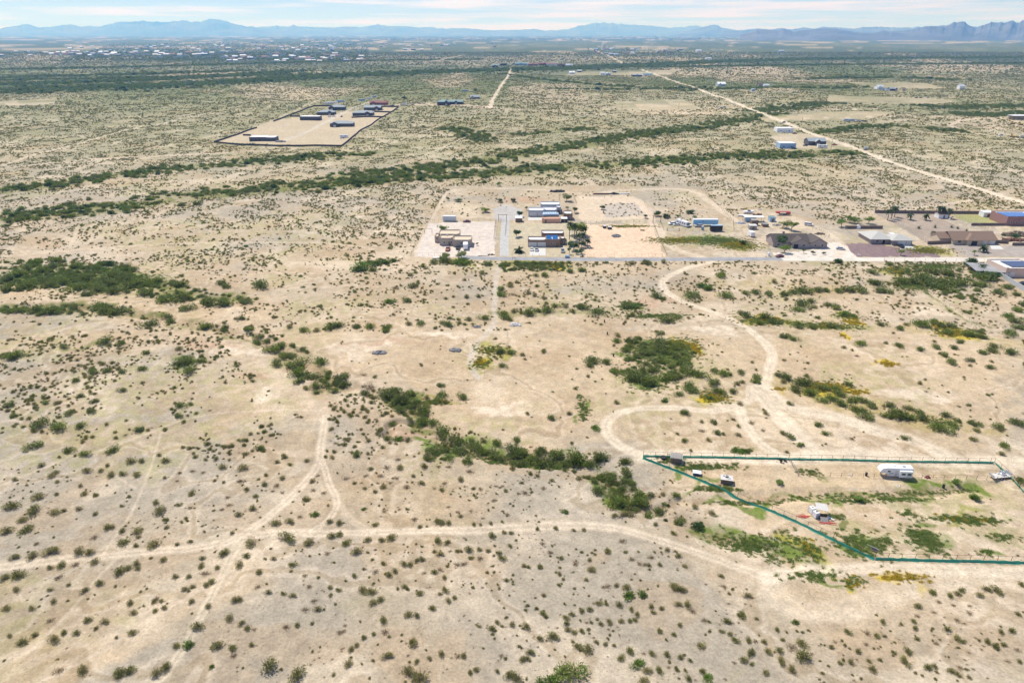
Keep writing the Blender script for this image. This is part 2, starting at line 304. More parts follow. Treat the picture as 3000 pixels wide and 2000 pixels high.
TRACKS = [(smooth(D(*a), 2), w, c, k, r) for a, w, c, k, r in [
    (((0,1303),(120,1287),(230,1276),(400,1266),(520,1241),(600,1226),(700,1219),(900,1221),(1050,1216),(1200,1204),(1320,1199),(1400,1205),(1480,1225),(1560,1250),(1640,1275),(1720,1302),(1770,1325)), 3.6, TN, .8, 1),
    (((528,1243),(580,1215),(640,1165),(690,1110),(725,1060),(740,1010),(745,950)), 3.2, TN, .75, 1),
    (((745,950),(720,920),(680,895),(640,870),(600,830),(560,790)), 5, TN, .35, 0),
    (((735,1045),(760,1110),(778,1150),(760,1190),(720,1216)), 2.2, TN, .6, 1), (((778,1150),(810,1190),(850,1216)), 2.4, TN, .5, 0),
    (((560,1236),(530,1290),(510,1330),(480,1400),(440,1480),(370,1568)), 2.6, (.52,.45,.32), .5, 1),
    (((232,1278),(270,1220),(300,1180),(340,1070),(370,980)), .9, TN, .6, 0), (((650,1232),(560,1300),(440,1380),(330,1440),(250,1495),(100,1568)), 1.0, TN, .7, 0),
    (((300,1252),(230,1320),(170,1400),(60,1510),(0,1555)), .9, TN, .6, 0), (((0,1110),(80,1075),(165,1040),(190,1015)), 1.1, TN, .6, 0), (((190,1060),(260,1080),(310,1110)), 1.0, TN, .4, 0), (((165,1045),(300,1000),(420,950),(600,930),(740,935)), 1.2, TN, .5, 0),
    (((1760,1320),(1850,1303),(1970,1298),(2100,1303),(2400,1312)), 4.5, TL, .85, 1),
    (((1790,1300),(1762,1325),(1768,1360),(1810,1395),(1870,1410),(1950,1390),(2050,1355),(2200,1332),(2400,1322)), 6.5, TL, .5, 0), (((1775,1345),(1805,1380),(1870,1398),(1950,1380),(2050,1348),(2200,1328)), 1.6, (.48,.38,.25), .35, 0),
    (((1500,1045),(1430,1022),(1392,985),(1395,955),(1450,936),(1550,933),(1640,940),(1700,930),(1742,890),(1772,850),(1780,810),(1745,770),(1690,735),(1620,705),(1550,680),(1520,657),(1528,637),(1580,615),(1640,602)), 4, TL, .9, 1),
    (((1480,1041),(1600,1046),(1800,1045),(2100,1047),(2300,1056),(2400,1062)), 7, TL, .9, 1),
    (((1750,880),(1820,930),(1900,950),(2000,975),(2100,1000),(2180,1043)), 7, TL, .85, 1), (((1740,895),(1800,960),(1850,1000),(1870,1043)), 6, TL, .85, 1), (((1700,930),(1715,975),(1750,1015),(1790,1040)), 4, TL, .85, 1),
    (((1725,880),(1720,910),(1690,925),(1640,935)), 3, TN, .8, 1), (((1735,880),(1760,905),(1800,930)), 2.5, TN, .8, 1),
    (((1148,602),(1140,650),(1137,690),(1140,735),(1115,770),(1085,790),(1080,825),(1100,860)), 3, (.55,.49,.40), .75, 0),
    (((0,382),(100,350),(230,316),(320,295),(430,270),(530,255),(620,245)), 5, TN, .9, 0), (((0,388),(200,366),(400,356),(560,347),(640,345)), 9, PK, .6, 0),
    (((0,590),(200,571),(400,558),(690,556),(790,562),(860,572)), 2.4, TN, .7, 0), (((160,570),(180,520)), 2, TN, .5, 0),
    (((2400,478),(2352,466),(2250,435),(2150,405),(2050,375),(1980,345),(1900,322),(1850,300),(1800,281),(1752,262),(1700,240),(1640,218),(1560,190),(1500,170),(1472,159)), 11, TL, 1, 0),
    (((1430,146),(1395,127),(1375,119),(1350,111)), 14, TN, 1, 0), (((1125,250),(1130,230),(1155,190),(1168,175),(1174,155)), 9, TN, 1, 0),
    (((1130,247),(1180,254),(1300,256),(1500,258),(1740,258),(1900,252),(2010,249)), 6, TN, .9, 0), (((1990,346),(2400,347)), 5, TN, .9, 0),
    (((860,243),(950,240),(1050,242),(1130,247)), 26, PK, .9, 0), (((850,232),(780,262),(735,287),(690,310),(650,326)), 7, (.55,.50,.42), .95, 0), (((740,225),(700,245),(640,270)), 5, TN, .6, 0),
    (((2400,268),(2250,270),(2170,285),(2230,303),(2290,312),(2400,328)), 9, PK, .8, 0), (((1760,275),(1900,272),(2010,270)), 5, TN, .8, 0), (((2010,249),(2080,262),(2160,285)), 6, TN, .6, 0),
    (((1500,522),(1493,490),(1468,462),(1400,455),(1330,452)), 6, PK, .85, 0), (((1330,450),(1450,434),(1580,433),(1625,458),(1680,500),(1703,516)), 6, TN, .85, 0), (((1035,436),(1200,432),(1330,445)), 4, TN, .7, 0), (((1027,440),(1000,485),(975,530),(952,582)), 3, TN, .8, 0),
    (((1512,525),(1528,555),(1560,578),(1610,592)), 7, TN, .95, 0), (((1740,590),(1735,565),(1760,545),(1840,520),(1830,500),(1780,492)), 9, TN, .7, 0),
    (((1925,590),(1935,560),(1900,535)), 5, TN, .8, 0), (((870,390),(1000,350),(1100,300),(1130,290)), 3, TN, .5, 0), (((600,400),(820,350),(900,330),(1010,290)), 3, TN, .5, 0),
    (((2000,600),(2060,620),(2140,670),(2230,735)), 2, TN, .5, 0), (((2080,480),(2170,470),(2230,460)), 5, TN, .7, 0),
    (((1060,128),(980,146),(860,148)), 30, (.45,.38,.27), .6, 0), (((880,152),(980,152)), 26, (.45,.38,.27), .6, 0)]]
BANDS = [(smooth(D(*a), 2), w, c, k) for a, w, c, k in [
    (((0,505),(120,490),(260,475),(420,455),(560,440),(700,428),(830,418),(960,408),(1150,395),(1300,385),(1500,372),(1700,360),(1850,356),(1960,350)), 19, OL, .8),
    (((790,410),(900,395),(1050,378),(1200,355),(1330,335),(1450,315),(1550,300),(1700,280),(1790,262)), 20, OL, .75),
    (((0,437),(100,428),(200,415),(300,397),(430,382),(560,372),(700,362),(850,350)), 15, OL, .7),
    (((1010,297),(1060,302),(1120,326)), 16, OL, .6), (((1200,310),(1290,300),(1350,298)), 15, OL, .7),
    (((1870,303),(1950,295),(2035,288),(2130,295),(2230,302)), 14, OL, .7),
    (((1740,256),(1880,235),(2085,234),(2170,253),(2352,240)), 24, DG, .7), (((2180,262),(2280,262),(2400,262)), 26, DG, .7),
    (((0,208),(240,203),(480,192),(800,172),(1170,160),(1330,157),(1570,145),(1800,137),(2040,134),(2400,132)), 125, (.055,.095,.03), .9), (((0,195),(200,190),(420,180),(700,163)), 80, (.055,.095,.03), .8),(((0,178),(300,172),(560,163)), 60, DG, .8),(((1500,155),(1800,150),(2352,146)), 60, DG, .6),(((1250,205),(1500,206),(1620,203)), 14, DG, .5),
    (((1840,182),(2050,178),(2200,184)), 32, DG, .8), (((1560,208),(1700,203),(2060,202)), 22, DG, .6),
    (((0,185),(400,178),(760,170)), 40, DG, .7), (((0,160),(300,155),(800,140),(1100,137)), 70, DG, .6),
    (((1150,170),(1300,190),(1500,205)), 14, DG, .4),
    (((0,645),(120,630),(260,640),(380,672),(520,692)), 9, OL, .9), (((60,615),(200,612),(300,630)), 6, GR, .6), (((0,712),(150,706),(280,716),(350,732)), 4.5, OL, .85),
    (((350,732),(480,752),(600,778),(640,800),(700,850),(780,880)), 3, OL, .6),
    (((880,905),(940,925),(985,965)), 4, OL, .8), (((985,1010),(1040,1020),(1140,1045)), 3.5, GR, .85), (((1220,1050),(1320,1058)), 4, GR, .7), (((1400,1085),(1420,1120),(1430,1150)), 3.5, GR, .95),
    (((0,820),(100,808),(220,790)), 3, OL, .7), (((1640,1222),(1700,1235),(1820,1275)), 5, GR, .85), (((1800,1215),(1850,1240),(1880,1275)), 2.6, YG, .85),
    (((1735,1148),(1800,1144),(1850,1133),(1960,1128),(2100,1124),(2250,1113)), 1.7, GR, .85), (((1650,640),(1800,665),(1950,660),(2100,650)), 6, GO, .35), (((1130,720),(1250,712),(1400,715)), 4, OL, .5),
    (((1780,870),(1900,895),(2030,940),(2180,975),(2300,985)), 6, GO, .6), (((1150,612),(1250,605),(1300,612)), 5, YG, .6), (((2040,602),(2120,655),(2240,742)), 1.6, OL, .8),
    (((1690,720),(1850,745),(1980,752)), 5, YG, .45), (((2100,745),(2250,770),(2352,790)), 5, GO, .5), (((540,355),(700,350),(800,345)), 8, GO, .3)]]
def bl(x, y, rx, ry, c, a=.85):
    x *= 1.27551; y *= 1.27551; rx *= 1.27551; ry *= 1.27551
    q = flat(x, y); e = flat(x + rx, y); f0 = flat(x, y - ry); f1 = flat(x, y + ry)
    return (q[0], (f0[1] + f1[1]) / 2, e[0] - q[0], (f0[1] - f1[1]) / 2, c, a)
GREEN = [(1540,1050,38,8),(1600,1064,22,7),(1700,1145,60,7),(1660,1118,30,5),(1520,805,85,32),(1490,872,50,22),(920,912,40,20),(1340,935,14,30),(1250,1052,50,12),(1420,1130,22,32),(1870,1316,62,13),(1985,1245,78,30),(1860,1078,26,9),(1590,1068,32,9),(2092,1178,22,10),(1922,1183,18,10),(1950,1145,50,7),(1640,1118,60,5),
    (2145,612,65,7),(1450,698,32,10),(840,606,22,6),(1700,1030,22,6),(2265,1265,22,8),(130,640,110,20),(260,650,90,22),(420,832,28,12),(1650,553,64,11),(1150,1050,30,9),(1740,1240,70,16),(1230,608,30,5),(2110,655,60,12),(2140,1240,28,26)]
YELG = [(1130,800,45,10),(1105,828,22,14),(1750,735,58,9),(1900,745,45,10),(1945,722,30,10),(1560,790,48,18),(1860,1255,22,25),(1960,1332,32,14),(1640,905,34,15),(1000,915,45,7),(1440,520,60,3),(1700,565,50,10),(2200,760,60,9),(1900,882,60,14),(1230,606,80,6),(2240,1192,62,9),(2180,1185,40,7),(1050,602,40,6),(2060,620,40,8),(1550,553,60,8),(2130,575,50,8)]
YEL = [(2070,1322,60,11),(1640,905,26,9),(1905,880,50,10),(1965,892,26,7),(1935,770,8,5),(1910,748,28,5),(1770,728,24,5),(2040,832,22,7),(2190,762,34,5),(1960,736,24,6),(1100,826,10,7),(1600,800,12,14),(1790,885,18,4),(1275,612,16,4),(1690,560,24,4),(1960,1340,14,6),(1760,590,1,1),(2160,745,24,5)]
BLOBS = [bl(*g, GR if i % 3 else OL, .8) for i, g in enumerate(GREEN)] + [bl(*g, YG, .7) for g in YELG] + [bl(*g, YE, .85) for g in YEL] + \
    [bl(*g, (.48,.30,.20), .5) for g in [(470,790,60,10),(700,850,60,14),(860,790,80,12),(1200,460,60,8),(560,860,40,10),(1500,690,60,8),(960,985,40,18)]] + \
    [bl(*g, (.72,.60,.45), .7) for g in [(600,900,60,30),(830,800,80,16),(1010,770,60,8),(1150,940,90,16),(560,800,80,12),(1650,760,60,14),(2100,900,120,20),(2000,1020,100,14),(2150,715,60,10)]] + \
    [bl(*g, LGR, .42) for g in [(680,310,40,8),(760,300,30,6),(830,290,40,8),(720,268,30,5),(800,322,50,6),(660,292,24,6),(2120,1235,40,32),(2230,1190,70,12),(2060,1140,100,8),(1650,1065,60,8),(1500,720,80,6),(2300,1230,40,10),(1640,1115,40,8)]]
LOTS = [(D((986,512),(1138,508),(1136,592),(948,590)), (.64,.56,.48), .9), (D((1347,516),(1498,515),(1527,590),(1345,590)), (.70,.52,.36), .95),
    (D((1130,480),(1165,470),(1200,480),(1200,505),(1140,505)), (.45,.44,.42), .8), (D((1160,512),(1300,512),(1340,590),(1158,590)), (.50,.44,.30), .7),
    (D((1320,455),(1440,448),(1480,462),(1490,500),(1350,512),(1330,500)), (.66,.53,.38), .7), (D((1380,470),(1460,465),(1480,495),(1390,500)), (.46,.40,.33), .9),
    (S((2465,712),(2581,714),(2639,730),(2724,731),(2758,753),(2513,753)), (.235,.17,.165), 1), (S((2419,712),(2466,712),(2515,754),(2300,754),(2262,742),(2345,738),(2405,728)), (.68,.61,.52), .95),
    (S((2560,623),(2715,623),(2900,705),(2715,712)), (.33,.27,.22), .75), (S((2780,628),(2905,628),(2960,655),(2845,655)), (.30,.33,.10), .6),
    (S((2770,715),(2900,720),(3000,715),(3060,752),(2830,752)), (.36,.32,.29), .8), (D((1200,226),(1330,224),(1420,226),(1500,232),(1500,246),(1200,246)), (.40,.34,.23), .3),
    (S((622,418),(800,350),(1110,318),(1165,318),(1000,428)), (.50,.41,.28), .9), (S((2210,345),(2500,325),(2620,330),(2560,350),(2240,360)), (.58,.45,.29), .7),
    (S((2430,278),(2760,290),(2830,295),(2700,310),(2420,300)), (.58,.46,.32), .8), (S((2480,240),(2720,245),(2760,260),(2560,262)), (.55,.43,.28), .7),
    (S((2250,390),(2340,388),(2440,410),(2500,440),(2300,442)), (.60,.50,.37), .8), (S((1800,295),(2000,290),(2060,322),(1810,322)), (.60,.47,.31), .8),
    (S((1050,165),(1350,162),(1750,164),(1820,185),(1500,192),(1040,182)), (.40,.345,.245), .65), (S((1650,210),(2000,205),(1960,220),(1600,222)), (.55,.45,.30), .7),
    (S((2100,255),(2380,258),(2420,272),(2130,270)), (.56,.45,.30), .6), (S((2640,205),(2760,215),(2900,225),(2700,228)), (.60,.48,.33), .6), (S((2100,300),(1990,288),(2040,325),(2150,325)), (.58,.46,.30), .6),
    (S((2780,345),(3000,345),(3000,380),(2850,372)), (.62,.48,.34), .6), (S((700,255),(980,270),(960,290),(720,280)), (.55,.44,.26), .5), (S((0,298),(170,290),(160,305),(0,312)), (.64,.52,.38), .7)]
def build_ground():
    af = np.linspace(-R(44), R(44), 1240); ac = np.linspace(R(44), 2 * math.pi - R(44), 64)[1:-1]
    ang = np.concatenate([af, ac]); na = len(ang)
    r1 = np.linspace(2, 74, 14); r2 = 1 / np.linspace(1 / 78, 1 / 8000, 860); r3 = np.geomspace(8800, 44000, 20)
    rr = np.concatenate([r1, r2, r3]); nr = len(rr)
    A, RR = np.meshgrid(ang, rr); x = (np.sin(A) * RR).ravel(); y = (np.cos(A) * RR).ravel()
    z = relief(x, y); C = ground_colour(x, y)
    me = bpy.data.meshes.new('ground'); nv = na * nr
    me.vertices.add(nv); me.vertices.foreach_set('co', np.stack([x, y, z], 1).astype(np.float32).ravel())
    i = np.arange(nr - 1)[:, None] * na; j = np.arange(na)[None, :]; j2 = (j + 1) % na
    q = np.stack([i + j, i + na + j, i + na + j2, i + j2], -1).reshape(-1, 4)
    q = q[:, ::-1]
    nf = len(q); me.loops.add(nf * 4); me.loops.foreach_set('vertex_index', q.astype(np.int32).ravel())
    me.polygons.add(nf); me.polygons.foreach_set('loop_start', np.arange(nf, dtype=np.int32) * 4); me.polygons.foreach_set('loop_total', np.full(nf, 4, np.int32))
    me.update(calc_edges=True)
    if me.polygons[na * 300].normal.z < 0: me.flip_normals()
    me.polygons.foreach_set('use_smooth', np.ones(nf, bool))
    at_ = me.color_attributes.new('soil', 'FLOAT_COLOR', 'POINT')
    at_.data.foreach_set('color', np.concatenate([C, np.ones((nv, 1))], 1).astype(np.float32).ravel())
    m, t, b = newmat('desert_soil')
    a = N(t, 'ShaderNodeAttribute', attribute_name='soil'); tc = N(t, 'ShaderNodeTexCoord')
    def noise(sc, det, rough=.6):
        n = N(t, 'ShaderNodeTexNoise'); n.inputs['Scale'].default_value = sc; n.inputs['Detail'].default_value = det; n.inputs['Roughness'].default_value = rough
        t.links.new(tc.outputs['Object'], n.inputs['Vector']); return n
    def rng(s, a0, a1, b0, b1):
        r = N(t, 'ShaderNodeMapRange'); r.inputs[1].default_value = a0; r.inputs[2].default_value = a1; r.inputs[3].default_value = b0; r.inputs[4].default_value = b1
        t.links.new(s, r.inputs[0]); return r.outputs[0]
    def mul(a, b):
        q = N(t, 'ShaderNodeMath', operation='MULTIPLY'); t.links.new(a, q.inputs[0]); t.links.new(b, q.inputs[1]); return q.outputs[0]
    n1 = noise(1.6, 8, .8); n2 = noise(.35, 5, .6); n3 = noise(.02, 6, .65)
    k = mul(mul(rng(n1.outputs[0], .3, .7, .68, 1.32), rng(n2.outputs[0], .3, .7, .84, 1.16)), rng(n3.outputs[0], .3, .7, .94, 1.06))
    vo = N(t, 'ShaderNodeTexVoronoi'); vo.inputs['Scale'].default_value = 1.1; t.links.new(tc.outputs['Object'], vo.inputs['Vector'])
    sp = rng(vo.outputs['Distance'], .06, .20, .62, 1.0)
    cov = rng(noise(.11, 3).outputs[0], .45, .62, 0, 1)
    mx = N(t, 'ShaderNodeMix'); mx.inputs[2].default_value = 1.0; t.links.new(cov, mx.inputs[0]); t.links.new(sp, mx.inputs[3])
    k = mul(k, mx.outputs[0])
    sc = N(t, 'ShaderNodeVectorMath', operation='SCALE'); t.links.new(a.outputs['Color'], sc.inputs[0]); t.links.new(k, sc.inputs['Scale'])
    t.links.new(sc.outputs[0], b.inputs['Base Color']); b.inputs['Roughness'].default_value = .95; b.inputs['Specular IOR Level'].default_value = .1
    bp = N(t, 'ShaderNodeBump'); bp.inputs['Strength'].default_value = .8; bp.inputs['Distance'].default_value = .3
    t.links.new(n1.outputs[0], bp.inputs['Height']); t.links.new(bp.outputs[0], b.inputs['Normal'])
    me.materials.append(m)
    o = bpy.data.objects.new('ground', me); COL.objects.link(o); return struct(o)
build_ground()

# ------------------------------------------------------------------ roads and paved pads (flat zone, sheets above the ground)
def sheet(name, pts, z, mt, kind='structure'):
    mb = MB(); mb.add([(x, y, z) for x, y in pts], [tuple(range(len(pts)))]); o = mb.build(name, mt); o['kind'] = kind; return o
def ribbon(name, line, w, z, mt):
    line = smooth(line, 2); vs = []
    for i, p in enumerate(line):
        a = line[max(0, i - 1)]; b = line[min(len(line) - 1, i + 1)]; dx, dy = b[0] - a[0], b[1] - a[1]; l = math.hypot(dx, dy)
        ww = w * (.93 + .14 * random.random())
        vs += [(p[0] - dy / l * ww / 2, p[1] + dx / l * ww / 2, z), (p[0] + dy / l * ww / 2, p[1] - dx / l * ww / 2, z)]
    mb = MB(); mb.add(vs, [(2*i+1, 2*i+3, 2*i+2, 2*i) for i in range(len(line) - 1)]); o = mb.build(name, mt); return struct(o)
ensure('asphalt', (.30,.30,.30), .9, .18, .25); ensure('pale_road', (.62,.57,.48), .95, .12, .2); ensure('gravel_drive', (.45,.44,.41), .95, .2, .6)
ribbon('road', S((1345,752),(1420,757),(1500,758),(1700,760),(1900,760),(2100,759),(2290,758)), 6.0, .012, 'asphalt')
ribbon('road', S((2280,758),(2450,759),(2700,760),(2900,761),(3150,763)), 7.0, .008, 'pale_road')
ribbon('driveway', S((1478,750),(1477,720),(1478,690),(1481,655),(1482,632)), 5.0, .02, 'gravel_drive')
sheet('driveway', S((1551,748),(1599,748),(1598,727),(1554,727)), .024, 'concrete')
sheet('driveway', S((2637,729),(2686,731),(2665,718),(2638,716)), .02, 'concrete')
sheet('driveway', S((2905,730),(2941,730),(2928,719),(2900,719)), .02, 'concrete')
sheet('path', S((1547,645),(1592,645),(1590,637),(1548,637)), .02, 'concrete')
#@@MOUNT@@
# ------------------------------------------------------------------ mountain ranges
def range_(name, prof, dist, depth, col, seed, rough=.5):
    prof = sorted(prof); xs = np.array([p[0] for p in prof]); ys = np.array([p[1] for p in prof])
    px = np.linspace(xs[0], xs[-1], max(60, int((xs[-1] - xs[0]) / 3))); top = np.interp(px, xs, ys)
    nj = 22; V = []; n = len(px)
    for j in range(nj):
        f = j / (nj - 1); dd = dist + (f - .4) * depth
        env = math.sin(math.pi * min(1, f / .8 if f < .4 else .5 + (f - .4) / 1.2)) ** .8 if 0 < f < 1 else 0
        for i in range(n):
            X = (px[i] - 1500) / F * CP * dist * (dd / dist); Y = dd
            hpk = H + (HZ + 1 - top[i]) / F * dist * CP * CP * (1 + .12 * (float(vn(px[i], 7, 13, seed)) - .5) + .11 * (float(vn(px[i], 0, 9, seed)) - .5) + .10 * (float(vn(px[i], 3, 4, seed)) - .5))
            q = hpk * env
            if 0 < f < 1:
                rd = 1 - abs(2 * float(fbm(X, Y, dist * .035, seed, 4)) - 1)
                q *= (1 - rough * 1.3 * (1 - rd) * (0.0 if abs(f - .4) < .05 else 1))
            V.append((X, Y, q - 4))
    mb = MB(); mb.v = V; mb.f = [(j*n+i, j*n+i+1, (j+1)*n+i+1, (j+1)*n+i) for j in range(nj-1) for i in range(n-1)]; mb.m = [0] * len(mb.f)
    k = 'rock_%d' % seed; M[k] = mat(k, col, .95, .3, .0012, spec=.1)
    o = mb.build(name, k); struct(o); return o
LEFT = [(-60,92),(0,85),(42,79),(85,73),(123,82),(170,77),(213,71),(242,80),(272,77),(298,79),(332,71),(366,65),(425,63),(459,66),(510,65),(536,61),(570,66),(604,64),(623,57),(650,60),(680,69),(714,76),(757,83),(790,88),(830,95)]
FAR1 = [(230,84),(260,78),(300,82),(600,86),(740,84),(765,81),(816,77),(846,81),(863,73),(880,80),(935,81),(961,83),(1000,80),(1055,81),(1081,79),(1106,72),(1136,77),(1183,78),(1212,80),(1230,83),(1264,80),(1289,85),(1366,84),(1404,87),(1442,90),(1510,89),(1565,86),(1595,91),(1634,90),(1700,92)]
DOME = [(1600,93),(1634,90),(1663,87),(1697,77),(1740,70),(1765,68),(1808,71),(1850,74),(1893,76),(1957,83),(2000,81),(2034,76),(2060,82),(2160,90)]
PEAK = [(1980,96),(2010,92),(2042,85),(2076,76),(2098,73.5),(2110,81),(2157,90),(2190,93)]
RMID = [(2120,94),(2157,91),(2191,87),(2221,85),(2255,88),(2289,84),(2319,87),(2349,82),(2383,85),(2408,80),(2468,83),(2500,85),(2531,80),(2595,81),(2663,82),(2697,79),(2757,79),(2850,79),(3060,72)]
RNEAR = [(2170,101),(2196,97),(2217,87),(2255,87),(2280,92),(2293,85),(2323,94),(2349,89),(2425,83),(2459,87),(2510,96),(2561,97),(2587,90),(2604,93),(2663,89),(2714,77),(2748,76),(2765,76),(2787,65),(2820,65),(2838,77),(2854,82),(2876,73),(2897,64),(2935,67),(2952,63),(2974,66),(3000,51),(3040,48),(3090,70)]
range_('mountain_range', LEFT, 32000, 5000, (.18,.20,.21), 201)
range_('mountain_range', FAR1, 36000, 6000, (.18,.20,.21), 202)
range_('mountain_range', DOME, 39000, 6000, (.18,.20,.21), 203, .3)
range_('mountain_range', PEAK, 27000, 4000, (.17,.19,.21), 204, .3)
range_('mountain_range', RMID, 22000, 5000, (.17,.19,.21), 205)
range_('mountain_range', RNEAR, 13500, 4500, (.145,.15,.17), 206)

# ------------------------------------------------------------------ air
hz = MB().box(-46000, 46000, -46000, 46000, -9, 1500).build('haze', [])
m = bpy.data.materials.new('air'); m.use_nodes = True; t = m.node_tree; t.nodes.clear()
pv = N(t, 'ShaderNodeVolumePrincipled'); out = N(t, 'ShaderNodeOutputMaterial'); t.links.new(pv.outputs[0], out.inputs['Volume'])
pv.inputs['Color'].default_value = (.13,.44,1.0,1); pv.inputs['Absorption Color'].default_value = (1,1,1,1)
pv.inputs['Density'].default_value = 6.6e-5; pv.inputs['Anisotropy'].default_value = .25
hz.data.materials.append(m); hz['kind'] = 'stuff'; hz['label'] = 'thin blue air haze fading the far plain and mountains'; hz['category'] = 'haze'
#@@VEG@@
# ------------------------------------------------------------------ bushes
def bush_mesh(name, mats, n, hgt, leaf, seed, spread=1.0, stems=26, lobes=4, thin=.55):
    r = random.Random(seed); mb = MB()
    cs = [(r.uniform(-.45, .45) * spread, r.uniform(-.45, .45) * spread, r.uniform(.35, .6)) for _ in range(lobes)]
    mb.mi = 1
    for i in range(stems):
        a = r.uniform(0, 6.283); e = r.uniform(.35, 1.45); l = r.uniform(.6, 1.05)
        d = Vector((math.cos(a) * math.cos(e), math.sin(a) * math.cos(e), math.sin(e) * hgt)) * l
        s = Vector((-math.sin(a), math.cos(a), 0)) * .018; b = Vector((r.uniform(-.2, .2), r.uniform(-.2, .2), 0))
        mb.add([b - s, b + s, b + d + s * .4, b + d - s * .4], [(0, 1, 2, 3)])
    mb.mi = 0
    for i in range(n):
        c = cs[i % lobes]; a = r.uniform(0, 6.283); e = math.asin(r.random() ** .8); q = r.random() ** .38 * (1 if r.random() < .85 else 1.18) * r.uniform(.9, 1.1)
        k = c[2]
        p = Vector((c[0] + math.cos(a) * math.cos(e) * k * q * 1.1, c[1] + math.sin(a) * math.cos(e) * k * q * 1.1, (.08 + math.sin(e) * q * (k + .35)) * hgt))
        u = Vector((r.gauss(0, 1), r.gauss(0, 1), r.gauss(0, 1))).normalized(); w = u.orthogonal().normalized()
        out = (p - Vector((0, 0, .1))).normalized(); u = (out * 1.3 + u).normalized(); w = u.cross(w).normalized()
        l = leaf * r.uniform(.6, 1.4); t = l * thin
        mb.add([p - u * l, p + w * t, p + u * l * 1.2, p - w * t], [(0, 1, 2, 3)])
    me_o = mb.build(name, mats); me = me_o.data; bpy.data.objects.remove(me_o); return me
BM = {'c': [bush_mesh('creosote_bush', ['creosote', 'bark'], 400, .80, .095, 10 + i, lobes=3 + i % 4, thin=.3, stems=40) for i in range(5)],
      'm': [bush_mesh('mesquite_bush', ['mesquite', 'bark'], 560, .66, .085, 20 + i, lobes=5 + i % 3, thin=.4) for i in range(5)],
      'g': [bush_mesh('green_bush', ['paloverde', 'bark'], 420, .5, .08, 30 + i, lobes=5) for i in range(2)],
      'd': [bush_mesh('dry_bush', ['drybush', 'drybush'], 90, .38, .07, 40 + i, stems=60, lobes=4) for i in range(3)],
      't': [bush_mesh('dark_bush', ['treeleaf', 'bark'], 460, .72, .085, 50 + i, lobes=4) for i in range(2)]}
B6 = "85 335 70,265 280 60,388 265 25,235 375 70,370 390 50,440 375 30,543 360 38,555 205 28,582 262 35,663 272 28,655 398 30,842 342 24,892 280 24,1035 148 20,1137 148 22,740 490 44,780 485 34,845 515 36,940 520 50,845 590 55,955 555 25,938 612 28,1070 608 58,1310 588 26,1220 608 26,655 552 45,50 510 55,180 510 65,155 445 45,350 655 65,225 685 60,100 695 45,545 655 60,615 658 56,250 600 35,655 725 52,350 765 34,425 750 48,522 742 46,405 825 48,30 835 60,125 810 60,1120 712 38,1040 700 20,945 735 40,820 790 60,885 775 40,950 775 35,1150 440 26,1145 490 28,1285 425 22,1250 455 22,1320 255 40,1095 370 60,1075 320 40,1235 335 28,1305 355 34,1645 400 40,1745 355 42,1600 528 28,1740 595 66,1540 665 54,1395 700 32,1650 745 56,1700 690 40,1975 560 76,1385 755 38,1410 800 50,1495 770 30,1210 825 36,1305 830 32,1275 910 36,1330 895 30,1420 890 34,1460 870 40,690 870 44,585 925 40,470 888 26,115 920 40,350 918 30,370 1000 38,225 1045 36,45 1050 44,350 1120 50d,610 1120 44,720 1140 44,660 1185 28,920 1080 38,900 1010 40,1080 980 56d,1060 1000 30,1110 1000 28,1075 1065 28,1130 1045 34,965 935 18,915 1215 44,240 1230 36,165 1270 50,375 1255 60,445 1215 36,530 1220 40,65 1238 30,1365 1165 62,1325 1000 34,1440 1030 36,1620 985 44,1660 985 34,1590 1110 46,1300 1290 60g,1210 1310 40,1505 1305 58,1600 1325 44,1610 1370 40d,1735 1295 30,1665 1150 34,1710 1180 36,1750 1195 26d,1845 1435 95,2045 1490 90,400 1475 60,575 1470 60,830 1485 64,890 1480 60,1075 1485 62,1150 1450 56,2020 745 40,1790 795 38,1850 935 34,2015 960 36,1955 945 28,1775 900 36d,2100 820 32,2130 895 36d,2190 1050 40,2160 990 36,2100 1050 40d,2055 1160 32,1975 1170 40d,2150 1150 24,2270 905 30,2335 920 30,2340 1210 40d,2135 590 50,2255 665 36d,1885 705 30,1825 708 20,1895 455 50,1995 450 46,2070 415 34,2175 395 56g,2270 450 36,2335 460 40,2290 545 50,2335 540 40,1460 1445 30g,2095 295 40,2150 170 34,2190 135 26,1660 165 44,1680 80 50,1540 70 44,1300 930 20,400 175 26,360 130 44,390 110 30,105 160 30,285 62 36,600 100 44,690 100 30,740 65 28,770 130 44,850 120 40,940 130 44,900 30 50,980 30 36,1145 25 44,1490 20 30,1910 40 30,2115 30 30,1130 440 24,660 265 26,1470 440 20d,1530 365 30d,1580 330 40d,1570 280 36d,1700 230 30,1760 280 30,1830 190 36,1910 200 40d,1945 250 30,1880 240 26d,2120 300 30,2060 240 24,2230 250 34d,2160 230 34d,2260 340 18,1480 170 22,1540 180 22,1220 170 24d,1240 115 20,1330 100 30d,1400 110 30d,2000 60 26,1950 150 34,1835 130 26,1780 160 20"
